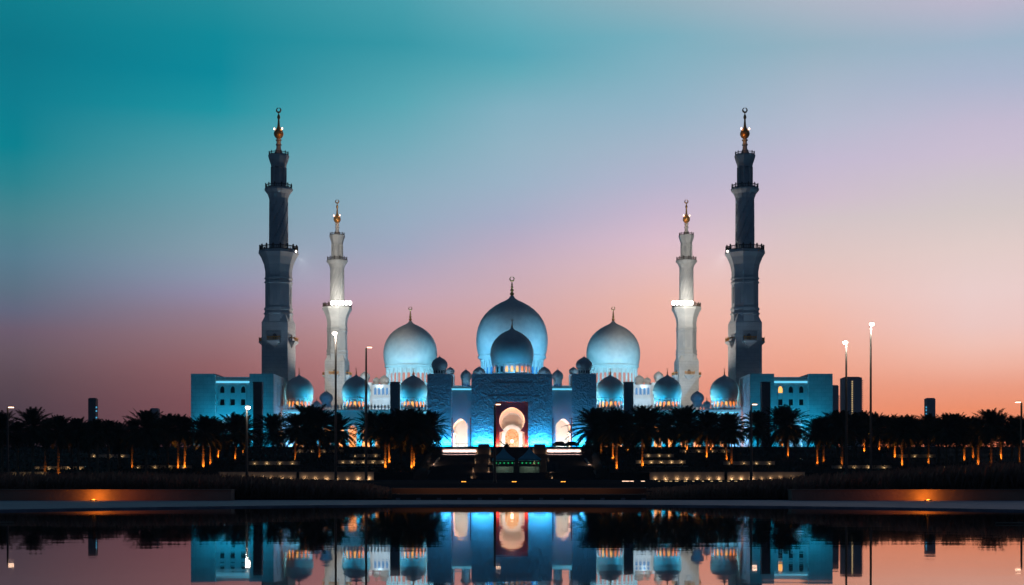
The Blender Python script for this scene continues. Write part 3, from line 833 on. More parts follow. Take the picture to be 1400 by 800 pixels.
# ------------------------------------------------------------------ dark pylons in front of the arcades
for s, side in SIDES:
    for p0, p1, d, where in ((346, 358, 431, 'corner block'), (533.5, 546, 440, 'gate tower')):
        q0, q1 = sorted((SX(p0, d, s), SX(p1, d, s)))
        zt = Z(522, d)
        pm = MB(); pm.box(q0, q1, d, d + 2.4, PODZ + .5, zt - .35)
        root = empty('stone_pylon', ((q0+q1)/2, d + 1.2, PODZ), 'slender dark stone pylon in front of the %s %s' % (side, where), 'pylon', 'dark stone pylons')
        pm.build('shaft', M['darkstone'], root)
        pm = MB(); pm.box(q0 - .25, q1 + .25, d - .25, d + 2.65, PODZ, PODZ + .497); pm.build('plinth', M['darkstone'], root)
        pm = MB(); pm.box(q0 - .06, q1 + .06, d - .06, d + 2.46, zt - .347, zt); pm.build('cap', M['darkstone'], root)

# ------------------------------------------------------------------ lighting of the mosque
for s, side in SIDES:
    # corner blocks: washers along the foot of the walls, floods beside the pylon
    xc = (SX(261, DB, s) + SX(374, DB, s)) / 2
    area((xc, 435.2, PODZ + .25), (xc, 440, PODZ + 10), 25, .5, 2400, TEAL, 160)
    for px_, pw in ((277, 700), (316, 2900), (368, 1300)):
        xx = SX(px_, 434, s)
        spot((xx, 433.8, PODZ + .4), (SX(px_, 440, s), 440, PODZ + 12), pw, TEAL, 105, 0.6)
    ax = SX(313.5, 441.6, s)
    area((ax, 442.6, PODZ + .2), (ax, 442.7, PODZ + 9), 4.6, .5, 900, ICE, 180, 'floor_uplight')
    xx = SX(374, DB, s)
    area((xx - s*4.0, 449, PODZ + .3), (xx, 449, PODZ + 12), 14, .5, 1800, (0.25, 0.55, 1.0), 150)
    # arcades: wall washers and warm gallery
    xc = (SX(386, DA, s) + SX(584, DA, s)) / 2
    area((xc, DA - 1.9, PODZ + .2), (xc, DA + .3, PODZ + 6.5), 42, .3, 2700, TEAL, 130)
    area((xc, DA + 2.6, PODZ + .2), (xc, DA + 8, PODZ + 4.0), 42, .4, 5200, (1, .30, .06), 170)
    spot((SX(396, DA - 8, s), DA - 7, PODZ + .4), (SX(396, DA, s), DA, PODZ + 7), 1500, ICE, 100, 0.7)
    # gate towers
    xc = (SX(584, DG, s) + SX(617, DG, s)) / 2
    area((xc, DG - 1.4, PODZ + .12), (xc, DG + .2, PODZ + 4.0), 7.0, .25, 1750, BLUE, 150)
    area((xc, DG - .75, PODZ + .12), (xc, DG + .3, PODZ + 2.6), 7.0, .2, 125, (.26, .70, 1.0), 80)
    # gate wall
    xc = (SX(645, DG, s) + SX(677, DG, s)) / 2
    area((xc, DG - 1.4, PODZ + .12), (xc, DG + .2, PODZ + 4.0), 6.0, .25, 1600, BLUE, 150)
    area((xc, DG - .75, PODZ + .12), (xc, DG + .3, PODZ + 2.6), 6.0, .2, 125, (.26, .70, 1.0), 80)
    # side bays
    xc = SX(630, DG, s)
    area((xc, DG + .9, PODZ + .12), (xc, DG + 2.4, PODZ + 8), 5.4, .2, 560, BLUE, 160)
    kx = SX(629.7, 433, s)
    area((kx, DG + 5.5, PODZ + .12), (kx, DG + 5.5, PODZ + 8), 3.4, 3.4, 3800, (1, .46, .26), 180, 'floor_uplight')
    area((kx, DG + 14.0, PODZ + .12), (kx, DG + 19.0, PODZ + 5), 3.4, .6, 650, (.85, 1, 1), 180, 'floor_uplight')
    area((SX(680.3, DG, s), DG + .45, PODZ + .12), (SX(680.6, DG, s), DG + 1.3, PODZ + 6), 1.1, .3, 420, (1.0, .20, .10), 170, 'floor_uplight')
    # arcade domes: two roof floods each
    for px_ in (409, 487, 565):
        cxd = SX(px_, DD, s); rr = 19.6*DD/F; zb = Z(556, DD)
        for sg in (-1, 1):
            spot((cxd + sg*rr*1.25, DD - rr*1.35, zb - 0.6), (cxd + sg*rr*.3, DD, zb + rr*0.8), 2500, TEAL, 84, .8)
            spot((cxd + sg*rr*2.2, DD - .5, zb + .2), (cxd, DD, zb + rr*1.0), 2800, (.26, .70, .82), 70, .8)
    cxd = SX(601, 438, s)
    spot((cxd - s*3.5, 434.5, zG(511) + .3), (cxd, 438, zG(500)), 60, ICE, 110, .8)
    cxd = SX(637, 446, s)
    spot((cxd - s*1.0, 441, Z(529, 441)), (cxd, 446, Z(515, 446)), 260, ICE, 110, .8)
    spot((SX(655, 456, s) - s*1, 451.5, zG(511) + .3), (SX(655, 456, s), 456, Z(508, 456)), 200, ICE, 110, .8)
    # prayer hall and its domes
    for px_ in (515, 575, 640):
        spot((SX(px_, 600, s), 596, PODZ + .5), (SX(px_, DH, s), DH, Z(533, DH)), 34000, (0.36, .70, 1.0), 90, .7)
    spot((SX(519, 626, s), 626.5, Z(529, 626)), (SX(520, 635, s), 635, Z(519, 635)), 350, (.5, .8, 1), 120, .7)
    spot((SX(499, 626, s), 627.0, Z(528, 627)), (SX(499, 638, s), 638, Z(514, 638)), 700, (.6, .85, 1), 70, .7)
    cxd = SX(561, 668, s); rr = 36.8*668/F; zb = Z(524, 668)
    for sg in (-1, 1):
        spot((cxd + sg*rr*1.3, 668 - rr*1.9, zb - 1), (cxd + sg*rr*.3, 668, zb + rr*1.0), 21000, (0.16, .60, .85), 96, .9)
    spot((SX(446, 530, s), 527, Z(560, 527)), (SX(446, 540, s), 540, Z(543, 540)), 1300, BLUE, 80, .7)
    # rear minarets whitened by the floods on the near ones
    mx = SX(461, 626, s); src = (s*68.7, 469.5, 71.8)
    spot(src, (mx, 626, Z(345, 626)), 360000, (1, .93, .82), 26, .5, .4)
    spot(src, (mx, 626, Z(490, 626)), 420000, (1, .93, .80), 26, .5, .4)
    # unseen dim floods added on the block roof to brighten the near minarets
    spot((SX(368, 452, s), 452.5, 32.2), (SX(381, 470, s), 470, 70), 2200, (.52, .74, 1), 60, .9, .3)
    # unseen flood put inside the courtyard to light their inner flank
    spot((s*42.0, 498, 31.5), (SX(381, 470, s), 470, 62), 52000, (1, .90, .82), 62, .7, .4)
cxd = 0.0; rr = 49*680/F; zb = Z(512, 680)
for sg in (-1, 1):
    spot((sg*rr*1.4, 680 - rr*1.6, zb - 2), (sg*rr*.4, 680, zb + rr*1.0), 38000, (0.13, .54, .90), 94, .9)
rr = 29.5*448/F
for sg in (-1, 0, 1):
    spot((sg*rr*1.0, 448 - rr*1.5, zG(511) + .3), (sg*rr*.2, 448, zG(511) + rr*1.0), 1300, (0.05, .45, .85), 94, .9)
# portal: cove lamps hidden behind the red panel, ringed round the keyhole
for k in range(9):
    a = R(-25 + 230 * k / 8)
    point((4.7 * math.cos(a), DG + 3.2, zG(576) + 4.7 * math.sin(a)), 150, (1, .52, .30), .1, 'cove_lamp')
area((0, DG + 3.4, PODZ + .12), (0, DG + 3.5, PODZ + 8), 6.0, 1.4, 800, (1, .50, .30), 180, 'floor_uplight')
area((0, DG + 7.5, PODZ + .12), (0, DG + 12, PODZ + 9), 6.5, .8, 950, (.94, 1, .97), 180, 'floor_uplight')

# ------------------------------------------------------------------ great stair, landings, tents
st = MB()
nst = 26
for i in range(nst):
    d0 = 398 + i * 1.05; z1 = -.18 + (PODZ - .6 + .18) * (i + 1) / nst
    st.box(-23.1, 23.1, d0, 425.9, z1 - .36 if i else -.5, z1)
stair = st.build('great_stair', M['stairs']); tag(stair, kind='structure')
for s, side in SIDES:
    # warm lit podium face either side of the portal axis
    q0, q1 = sorted((SX(604, 420, s), SX(654, 420, s)))
    lw = MB(); lw.box(q0, q1, 420.0, 420.6, Z(621, 420), Z(613.0, 420))
    o = lw.build('podium_parapet', M['marble']); tag(o, 'low white parapet glowing pink beneath the %s keyhole arch' % side, 'parapet', 'lit parapets at the top of the stair')
    area(((q0+q1)/2, 418.9, Z(621.5, 419)), ((q0+q1)/2, 420, Z(617, 420)), (q1-q0)*.92, .2, 170, (1, .66, .56), 30)
    # stepped planter walls flanking the middle flight
    root = empty('stepped_planter', (SX(660, 400, s), 400, 0.22), 'dark stepped planter wall descending on the %s of the tents' % side, 'planter', 'stepped planters on the great stair')
    for i, (ya, yb, p0, p1, d) in enumerate(((607, 622, 653.5, 669, 418), (621, 636, 651, 668, 411), (634, 647, 648, 667, 404), (646, 656, 646, 666.5, 397))):
        q0, q1 = sorted((SX(p0, d, s), SX(p1, d, s)))
        tm = MB(); tm.box(q0, q1, d, d + 6.9, max(.1, Z(yb + 4, d)), Z(ya, d))
        to = tm.build('tier', M['stairs'], root)
        for q, w_ in ((q0 - .45, .42), (q1 + .03, .42)):
            em = MB(); em.box(q, q + w_, d - .3, d + .1, Z(yb, d), Z(ya + 5, d)); em.build('step_lamp', M['retain'], to)
            point((q + w_/2, d - 1.0, Z(yb, d) + .4), 14, (1, .6, .35), .1, 'step_glow')
    xc = SX(656, 397, s)
    point((xc, 395.4, .3), 90, AMBER, .1, 'step_glow')
    # slim lit wall ends beside the outer flights
    for (pp_, ya, yb, d) in ((593, 626, 636, 410), (580, 643, 655, 398)):
        xx = SX(pp_, d, s)
        m_ = MB()
        dx = 1.3 * (-s)
        m_.add([(xx-.35, d, Z(yb, d)), (xx+.35, d, Z(yb, d)), (xx+.35+dx, d+2, Z(ya, d)), (xx-.35+dx, d+2, Z(ya, d)), (xx-.35, d+.5, Z(yb, d)), (xx+.35, d+.5, Z(yb, d)), (xx+.35+dx, d+2.5, Z(ya, d)), (xx-.35+dx, d+2.5, Z(ya, d))],
               [(0,1,2,3), (7,6,5,4), (0,4,5,1), (1,5,6,2), (2,6,7,3), (3,7,4,0)])
        o = m_.build('stair_wall_end', M['retain'])
        tag(o, 'pale sloping wall end lit beside the %s outer flight, the %s one' % (side, 'upper' if ya < 640 else 'lower'), 'wall', 'lit wall ends beside the great stair')
        point((xx, d - 1.2, Z(yb, d) + .3), 60, (1, .66, .45), .1, 'step_glow')

def tent(px_, label, d=392.0):
    xc = X(px_, d); hw = 15.2*d/F; zb = Z(646.5, d) + .004; ze = Z(627.5, d); zt = Z(612.5, d)
    root = empty('canopy_tent', (xc, d, zb), label, 'tent', 'peaked tents on the stair landing')
    r_ = MB()
    prof = [(hw*1.02, -.45), (hw*1.02, 0), (hw*.62, (zt-ze)*.30), (hw*.28, (zt-ze)*.64), (.12, zt - ze)]
    r_.lathe([(a*math.sqrt(2), b) for a, b in prof], xc, d, ze, 4, PI/4, cap=False)
    r_.build('roof', M['canvas'], root)
    for sx_ in (-1, 1):
        for sy in (-1, 1):
            p_ = MB(); p_.lathe([(.09, 0), (.09, ze - zb)], xc + sx_*hw*.96, d + sy*hw*.96, zb, 8); p_.build('pole', M['steel'], root)
    wl = MB()
    wl.box(xc - hw*.9, xc + hw*.9, d + hw*.80, d + hw*.84, zb, zb + (ze-zb)*.45)
    for k in range(6):
        x = xc - hw*.8 + k*hw*.32; wl.box(x - .07, x + .07, d + hw*.72, d + hw*.797, zb, zb + (ze - zb)*.45)
    wl.build('back_wall', M['tentwall'], root)
    for k in range(5):
        x = xc - hw*.66 + k*hw*.36
        gl = MB(); gl.lathe([(.05, 0), (.17, .12), (.17, .3), (.05, .42)], x, d - hw*.9, ze - 1.35, 8); gl.build('lantern', M['greenled'], root)
    point((xc, d, zb + 2.3), 70, (.75, 1, .8), .2, 'tent_lamp')
tent(688.5, 'teal peaked canopy tent left of the stair axis, beside the dark lamp post')
tent(724.0, 'teal peaked canopy tent right of the stair axis, without a post beside it')
lm = MB()
lm.box(-9, 9, 386.5, 397.9, -.2, Z(646.5, 392)); tag(lm.build('stair_landing', M['stairs']), kind='structure')
kb = MB(); kb.box(-34, 34, 377, 377.6, -.3, .05); tag(kb.build('kerb', M['stairs']), kind='structure')
for i, px_ in enumerate((634, 703, 770)):
    d = 100.0; xx = X(px_, d); zg = plaza(d); zc = Z(659, d)
    root = empty('road_light', (xx, d, zg), ('twin amber road light left of the tents', 'twin amber road light below the tents', 'twin amber road light right of the tents')[i], 'light', 'twin amber road lights')
    for k in (-.085, .085):
        a = MB(); a.box(xx + k - .07, xx + k + .07, d - .05, d, zc - .04, zc + .03); a.build('lens', M['amberlens'], root)
    a = MB(); a.box(xx - .18, xx + .18, d + .003, d + .1, zg - .1, zc + .05); a.build('housing', M['darkstone'], root)
gr_ = empty('guard_rail', (0, 426.6, PODZ), 'thin dark guard rail along the podium edge below the gate', 'railing')
for s in (-1, 1):
    q0, q1 = sorted((SX(607, 426.6, s), SX(676, 426.6, s)))
    a = MB(); a.box(q0, q1, 426.57, 426.63, PODZ + .95, PODZ + 1.03); a.build('rail', M['steel'], gr_)
    for k in range(8):
        x = q0 + .1 + (q1 - q0 - .2) * k / 7
        a = MB(); a.box(x - .03, x + .03, 426.58, 426.62, PODZ, PODZ + .947); a.build('post', M['steel'], gr_)
cb_ = empty('portable_cabin', (X(756, 388), 388, -.18), 'plain grey portable cabin standing right of the tents', 'cabin')
a = MB(); a.box(X(748, 388), X(763.5, 388), 388, 391, Z(645, 388), Z(630.8, 388)); a.build('wall', M['steel'], cb_)
a = MB(); a.box(X(755, 388), X(759, 388), 387.95, 387.997, Z(645, 388), Z(634, 388)); a.build('door', M['towerdark'], cb_)
# agave-like dark shrub at the portal and two parked cars at the right
def leafy(mb, c, rx, ry, rz, n, size):
    for _ in range(n):
        while True:
            q = Vector((random.uniform(-1,1), random.uniform(-1,1), random.uniform(-1,1)))
            if q.length < 1: break
        p_ = Vector((c[0] + q.x*rx, c[1] + q.y*ry, c[2] + q.z*rz))
        u = Vector((random.gauss(0,1), random.gauss(0,1), random.gauss(0,1))).normalized(); w_ = u.orthogonal().normalized()
        s_ = size * random.uniform(.6, 1.4)
        mb.add([p_ - u*s_, p_ + w_*s_*.45, p_ + u*s_, p_ - w_*s_*.45], [(0,1,2,3)])
ag = MB(); xg = X(693, 427)
for k in range(26):
    a = random.uniform(0, 2*PI); e = random.uniform(.1, 1.3); ln = random.uniform(1.0, 1.9)
    dv = Vector((math.cos(a)*math.cos(e), math.sin(a)*math.cos(e), math.sin(e)))
    ag.tube([(xg, 427, PODZ + .02), tuple(Vector((xg, 427, PODZ + .02)) + dv*ln*.6), tuple(Vector((xg, 427, PODZ - .08)) + dv*ln)], [.18, .12, .01], 4)
ag.tube([(xg, 427, PODZ + .1), (xg - 1.4, 427, PODZ + 1.2), (xg - 2.3, 427, PODZ + 1.8)], [.16, .14, .1], 5)
tag(ag.build('agave_plant', M['shrub']), 'dark spiky plant with a leaning stalk in front of the portal', 'plant')
for s, side in SIDES:
    d = 421.0; xx = SX(594, d, s)
    root = empty('planter', (xx, d, 7.5), 'grey stone planter with a round dark shrub at the %s end of the stair top' % side, 'planter', 'planters at the stair top')
    a = MB(); a.box(xx - 1.5, xx + 1.5, d - 1, d + 1, 7.0, Z(613, d)); a.build('pot', M['stairs'], root)
    a = MB(); leafy(a, (xx, d, Z(610.5, d)), 1.5, 1.0, 1.0, 500, .22); a.build('shrub', M['shrub'], root)
def car(px_, label):
    d = 427.6; xc = X(px_, d); z0 = PODZ
    root = empty('parked_car', (xc, d, z0), label, 'car', 'dark cars parked on the podium')
    b = MB()
    b.prism([(xc-2.2, z0+.35), (xc+2.2, z0+.35), (xc+2.25, z0+.95), (xc+1.5, z0+1.1), (xc+.9, z0+1.6), (xc-1.1, z0+1.6), (xc-1.7, z0+1.1), (xc-2.25, z0+1.0)], [], d - .85, d + .85)
    b.build('body', M['towerdark'], root)
    b = MB(); b.prism([(xc-1.5, z0+1.08), (xc+1.3, z0+1.08), (xc+.85, z0+1.52), (xc-1.05, z0+1.52)], [], d - .87, d - .853); b.build('side_window', M['windowdark'], root)
    for k in (-1.35, 1.35):
        b = MB(); 
        b.lathe([(.33, -.1), (.33, .1)], 0, 0, 0, 14)
        b.v = [(xc + k + x, d - .86 + z, z0 + .34 + y) for x, y, z in b.v]; wo_ = b.build('wheel', M['windowdark'], root)
        b = MB(); b.lathe([(.24, -.02), (.30, -.02), (.30, .02), (.24, .02)], 0, 0, 0, 14, cap=False)
        b.v = [(xc + k + x, d - .97 + z, z0 + .34 + y) for x, y, z in b.v]; b.build('rim', M['pale'], wo_)
car(765, 'dark parked car on the podium edge nearest the right gate arch')
car(782, 'dark parked car on the podium edge beside the right gate tower')
# podium shoulder the cars and the plant stand on
sh = MB(); sh.box(-23.1, 23.1, 425.91, 425.99, .0, PODZ - .02); sh.box(-23.1, 23.1, 425.3, 425.905, PODZ - 1.2, PODZ - .3)
tag(sh.build('stair_top', M['stairs']), kind='structure')

# ------------------------------------------------------------------ retaining walls of the terraces
def retaining(p0, p1, d, ytop, ybot, s, label, lamps=0, power=30, color=(1.0, .66, .32), m='retain'):
    q0, q1 = sorted((SX(p0, d, s), SX(p1, d, s)))
    root = empty('retaining_wall', ((q0+q1)/2, d, terrain(d)), label, 'wall', 'retaining walls of the terraced garden')
    z1 = Z(ytop, d); z0 = Z(ybot, d)
    a = MB(); a.box(q0, q1, d, d + .5, z0 - .25, z1 - .12); a.build('wall_face', M[m], root)
    a = MB(); a.box(q0 - .1, q1 + .1, d - .1, d + .55, z1 - .117, z1); a.build('coping', M['darkstone'], root)
    if lamps:
        for i in range(lamps):
            x = q0 + (q1 - q0) * (i + .5 + random.uniform(-.08, .08)) / lamps
            k = random.choice((.35, .7, 1, 1, 1.2, 1.5))
            u = MB(); u.lathe([(.16, 0), (.16, .05), (.02, .12)], x, d - .34, z0 + .02, 8)
            u.build('uplight', M['uplight'], root)
            point((x, d - .34, z0 + .22), power * k, color, .08, 'wall_uplight')
    return root
for s, side in SIDES:
    retaining(299, 405, 338.5, 645, 656, s, 'long cream retaining wall on the %s with a row of bright uplights, outer length' % side, 8, 15, (1, .60, .32))
    retaining(409, 511, 338.5, 645, 656, s, 'long cream retaining wall on the %s with a row of bright uplights, inner length' % side, 7, 15, (1, .60, .32))
    retaining(458, 528, 356, 636.5, 640.5, s, 'low dim garden wall above the bright %s wall, second tier' % side, 5, 3)
    retaining(462, 530, 359, 629, 633, s, 'narrow garden wall on the %s, third tier up' % side, 5, 5)
    retaining(340, 410, 358, 630.5, 634.5, s, 'short garden wall behind the %s outer uplights, third tier' % side, 4, 3)
    retaining(478, 520, 380, 620.5, 624, s, 'short garden wall below the %s arcade, fourth tier' % side, 3, 3)
    retaining(400, 470, 400, 614.5, 618, s, 'uppermost garden wall under the %s arcade' % side, 4, 2)
    retaining(180, 262, 352, 636, 640, s, 'dim garden wall among the palms beyond the %s corner block' % side, 4, 4)
    retaining(45, 116, 350, 637.5, 642, s, 'outermost lit garden wall on the %s, upper of two' % side, 5, 6)
    retaining(12, 66, 338.5, 645, 650, s, 'outermost lit garden wall on the %s, lower of two' % side, 4, 6)
    retaining(120, 176, 375, 621, 624.5, s, 'faint garden wall deep among the %s outer palms' % side, 3, 2.5)
# low dots of light along the road in front of the right wall
for i, px_ in enumerate((853, 858, 864, 879, 901, 911, 917, 925, 937, 948, 961, 973, 985, 996, 1006)):
    d = 130.0; xx = X(px_, d); zg = plaza(d); zc = Z(658.3, d)
    root = tag(empty('ground_light', (xx, d, zg)), 'small warm ground light in the row at the foot of the right cream wall', 'light', 'ground lights at the foot of the right wall')
    w_ = .16 if i < 4 else random.uniform(.06, .15)
    a = MB(); a.box(xx - w_, xx + w_, d - .05, d, zc - .03, zc + .03)
    a.build('lens', M['uplight'] if i > 3 else M['lampdim'], root)
    a = MB(); a.box(xx - w_ - .03, xx + w_ + .03, d + .003, d + .1, zg - .1, zc + .05); a.build('housing', M['darkstone'], root)

# ------------------------------------------------------------------ palms
def crown_mesh(seed, nf=52, nl=24):
    rnd = random.Random(seed); m = MB()
    for f in range(nf):
        a = 2*PI*f*0.381966 + rnd.uniform(-.25, .25)
        t0 = f / nf
        e0 = R(86 - 140 * t0 ** 0.95 + rnd.uniform(-8, 8))
        ln = rnd.uniform(.88, 1.12) * (.74 + .50*math.cos(e0))
        droop = rnd.uniform(.45, 1.0) * (0.45 + .5*max(0, math.cos(e0)) - (.35 if e0 < -.4 else 0))
        dirh = Vector((math.cos(a), math.sin(a), 0)); up = Vector((0, 0, 1))
        side = dirh.cross(up)
        p_ = Vector((0, 0, 0)); pts = [p_.copy()]
        e = e0; K = 9
        for k in range(K):
            p_ = p_ + (dirh*math.cos(e) + up*math.sin(e)) * ln / K
            e -= droop / K * (0.6 + k/K)
            pts.append(p_.copy())
        m.tube(pts, [.016*(1 - .8*i/K) + .002 for i in range(K+1)], 3)
        for j in range(nl):
            t = .14 + .86*(j + .5)/nl
            q = t*K; i = min(K-1, int(q)); c = pts[i].lerp(pts[i+1], q - i)
            tg = (pts[i+1] - pts[i]).normalized()
            L_ = .26 * (math.sin(PI*min(1, t*.85 + .12)) ** .6) * rnd.uniform(.8, 1.15) * (1.0 if t < .8 else .75)
            for sg in (-1, 1):
                nrm = side.cross(tg)
                dv = (tg*.75 + side*sg*.75 + nrm*.22*rnd.uniform(-.5, 1.2)).normalized()
                wv_ = tg * .018
                e_ = c + dv*L_ + Vector((0, 0, -.03*rnd.random()))
                m.add([c - wv_, c + wv_, c + dv*L_*.55 + wv_*.9, e_, c + dv*L_*.55 - wv_*.9], [(0, 1, 2, 3, 4)])
    me_o = m
    return me_o
PROTO = []
for k in range(5):
    me_c = crown_mesh(11 + k, 66 + 5*k)
    r_ = empty('date_palm', (0, 0, 0))
    tm = MB()
    prof = []
    rk = random.Random(k)
    nz = 30
    for i in range(nz + 1):
        t = i / nz
        prof.append((.27 + .10*(1-t)**4 + (.035 if i % 2 else -.015) + rk.uniform(-.012, .012) + (.14*max(0, t-.86)/.14), t))
    tm.lathe(prof, 0, 0, 0, 9)
    to = tm.build('trunk', M['trunk'], r_)
    co = me_c.build('crown', M['frond'], r_)
    PROTO.append([r_, False])
def ordn(n):
    w = ['first','second','third','fourth','fifth','sixth','seventh','eighth','ninth','tenth','eleventh','twelfth','thirteenth','fourteenth','fifteenth','sixteenth','seventeenth','eighteenth','nineteenth','twentieth','twenty-first','twenty-second','twenty-third','twenty-fourth','twenty-fifth','twenty-sixth','twenty-seventh','twenty-eighth','twenty-ninth','thirtieth']
    return w[n]
# px, top y, crown radius px, depth, lit trunk
PALMS_L = [(3,565,21,300,0),(24,574,17,330,0),(45,558,24,300,0),(62,572,17,340,1),(80,567,20,320,1),(98,574,17,345,0),(107,571,18,310,0),(122,577,17,340,0),(133,574,18,300,0),(148,573,18,320,0),(163,578,17,350,0),(181,572,17,345,1),
 (200,560,23,335,0),(216,572,18,365,0),(229,566,20,350,0),(244,567,20,344,1),(253,570,18,346,1)]
PALMS_LM = [(278,568,21,346,1),(288,570,20,355,1),(299,575,18,372,1),(322,564,23,366,1),(333,568,20,384,1),(374,567,20,428,0),(404,566,20,366,1),(424,554,26,372,0),(437,560,22,372,1),(462,567,19,398,0),
 (507,562,21,420,0),(527,564,22,346,1),(532,572,18,358,1),(548,560,24,362,0),(563,558,25,344,1),(566,566,22,350,1),(577,566,20,396,1),(588,563,20,415,0)]
PALMS_RM = [(813,557,23,420,0),(822,560,22,390,1),(838,562,21,366,1),(843,560,22,343,1),(858,566,18,398,1),(878,556,24,349,1),(889,557,23,400,0),(912,566,17,420,0),(934,555,25,425,1),(939,558,22,400,1),(966,562,22,372,1),(972,564,20,398,1),(993,565,20,362,1),(1000,566,20,355,1),(1036,562,22,430,0),(1069,556,25,418,1),(1077,558,24,376,1)]
PALMS_R = [(1117,572,18,355,1),(1126,569,20,360,1),(1145,562,22,380,0),(1151,567,20,352,1),(1168,562,21,378,0),(1181,563,19,390,1),(1196,566,19,420,0),(1202,568,18,400,1),(1214,568,18,404,1),(1223,570,19,372,1),(1233,568,19,352,1),(1243,568,19,350,0),(1256,573,17,420,0),(1269,567,19,356,1),(1283,570,17,365,0),(1294,566,19,340,0),(1308,565,19,345,0),(1318,570,17,362,1),(1330,569,18,370,1),(1337,572,17,350,1),(1355,559,23,338,1),(1368,566,18,365,1),(1384,570,18,340,0),(1394,573,16,350,1),(1404,565,20,330,0)]
GROUPS = [(PALMS_L, 'beyond the left corner block', 'palms beyond the left corner block', 'from the far left'),
          (PALMS_LM, "before the mosque's left half", 'palms before the left half of the mosque', 'from the corner'),
          (PALMS_RM, "before the mosque's right half", 'palms before the right half of the mosque', 'from the stair'),
          (PALMS_R, 'beyond the right corner block', 'palms beyond the right corner block', 'from the block')]
kk_ = 0
rp_ = random.Random(5)
for lst, where, grp, how in GROUPS:
    for i, (px_, yt, rpx, d, lit) in enumerate(lst):
        pr_ = PROTO[kk_ % 5]; kk_ += 1
        o = pr_[0] if not pr_[1] else copy_tree(pr_[0]); pr_[1] = True
        zt = Z(yt, d); zb = terrain(d); rad = rpx * 1.30 * d / F
        rad *= rp_.uniform(.93, 1.16) * (1.10 if 540 < px_ < 600 or 805 < px_ < 900 else 1.0) 
        h = max(3.0, zt - zb - rad * .78)
        x = X(px_, d)
        o.location = (x, d, zb - .05); o.rotation_euler = (0, 0, rp_.uniform(0, 6.28))
        for ch in o.children:
            if ch.name.startswith('trunk'): ch.scale = (1, 1, h)
            else:
                ch.location = (0, 0, h); ch.scale = (rad*rp_.uniform(.92, 1.08), rad*rp_.uniform(.92, 1.08), rad*rp_.uniform(.90, 1.02)); ch.rotation_euler = (rp_.uniform(-.12, .12), rp_.uniform(-.12, .12), 0)
        tag(o, '%s date palm %s, %s %s' % ('amber-lit' if lit else 'dark', where, ordn(i), how), 'palm tree', grp)
        if lit:
            k = rp_.choice((.2, .4, .7, 1.0, 1.3))
            spot((x + rp_.uniform(-.3, .3), d - 1.15, zb + .15), (x, d, zb + 2.6), 1500*k, AMBER, 62, .9, .1, 'palm_uplight')

# ------------------------------------------------------------------ undergrowth on the terraces
ug = MB(); rg = random.Random(9)
def sprig(mb, x, y, z, s_):
    u = Vector((rg.gauss(0,1), rg.gauss(0,1), rg.gauss(0,1))).normalized(); w_ = u.orthogonal().normalized(); p_ = Vector((x, y, z))
    mb.add([p_ - u*s_, p_ + w_*s_*.5, p_ + u*s_, p_ - w_*s_*.5], [(0,1,2,3)])
for s in (-1, 1):
    for d, h, dens in ((342.5, .9, 8), (347, 1.0, 6), (352, 1.1, 6), (360.5, .8, 6), (366, 1.2, 6), (372, 1.0, 6), (380.8, .8, 6), (388, 1.2, 6), (395, 1.0, 6), (403, .8, 6), (412, 1.0, 7), (420, 1.0, 7)):
        x = 24.0
        while x < X(1430, d):
            hh = h * rg.choice((.5, .8, 1, 1.3)); zb = terrain(d)
            wdt = rg.uniform(.8, 2.0)
            for _ in range(int(dens*wdt)):
                a = rg.uniform(-1, 1); b = rg.random() ** .6
                sprig(ug, s*(x + a*wdt), d + rg.uniform(-1.2, 1.2), zb + b*hh*math.sqrt(max(0, 1 - a*a*.7)), rg.uniform(.18, .42))
            x += wdt * 1.1
tag(ug.build('undergrowth', M['shrub']), 'low dark shrubs covering the garden terraces', 'undergrowth', kind='stuff')
fw = MB()
for s in (-1, 1):
    x = X(1128, 440)
    while x < X(1460, 440):
        hh = rg.uniform(4.5, 9.0); wdt = rg.uniform(2, 4.5)
        for _ in range(260):
            a = rg.uniform(-1, 1); b = rg.random() ** .7
            sprig(fw, s*(x + a*wdt), 440 + rg.uniform(-3, 3), PODZ - 1 + b*hh*math.sqrt(max(0, 1 - a*a*.8)), rg.uniform(.3, .75))
        x += wdt*1.15
tag(fw.build('distant_thicket', M['shrub']), 'dark thicket of trees filling the gaps behind the outer palms', 'thicket', kind='stuff')

# ------------------------------------------------------------------ skyline towers
def tower(p0, p1, ytop, d, label, m, extra=None):
    x0, x1 = X(p0, d), X(p1, d); zt = Z(ytop, d); dep = (x1 - x0)
    root = empty('high_rise_building', ((x0+x1)/2, d, 0), label, 'building', 'far towers on the skyline')
    b = MB(); b.box(x0, x1, d, d + dep, -1, zt)
    b.build('tower_body', M[m], root)
    b = MB(); b.box(x0 + dep*.1, x1 - dep*.1, d + dep*.1, d + dep*.9, zt + .003, zt + d*1.0/F); b.build('roof_plant', M[m], root)
    return root, x0, x1, zt
D = 1900.0
r0, x0, x1, zt = tower(120.5, 131, 545, D, 'dark slab tower on the left skyline with cyan lights down one edge', 'towerdark')
for y in (557, 562, 571):
    b = MB(); b.box(x1 + .003, x1 + 1.4, D - .5, D + 1, Z(y + 1, D), Z(y - 1, D)); b.build('edge_light', M['cyanled'], r0)
r0, x0, x1, zt = tower(1154, 1178.5, 516, D, 'tall grey tower right of the mosque with a lit stair column', 'towergrey')
for k in range(16):
    y = 521 + k*2.9
    b = MB(); b.box(X(1164.3, D), X(1166, D), D - .4, D - .003, Z(y + 1.7, D), Z(y, D)); b.build('window', M['yellowwin'], r0)
b = MB()
for k in range(17):
    y = 520 + k*2.9; b.box(x1 + .003, x1 + 1.6, D, D + 8, Z(y + .9, D), Z(y, D))
b.build('balcony_edge', M['towergrey'], r0)
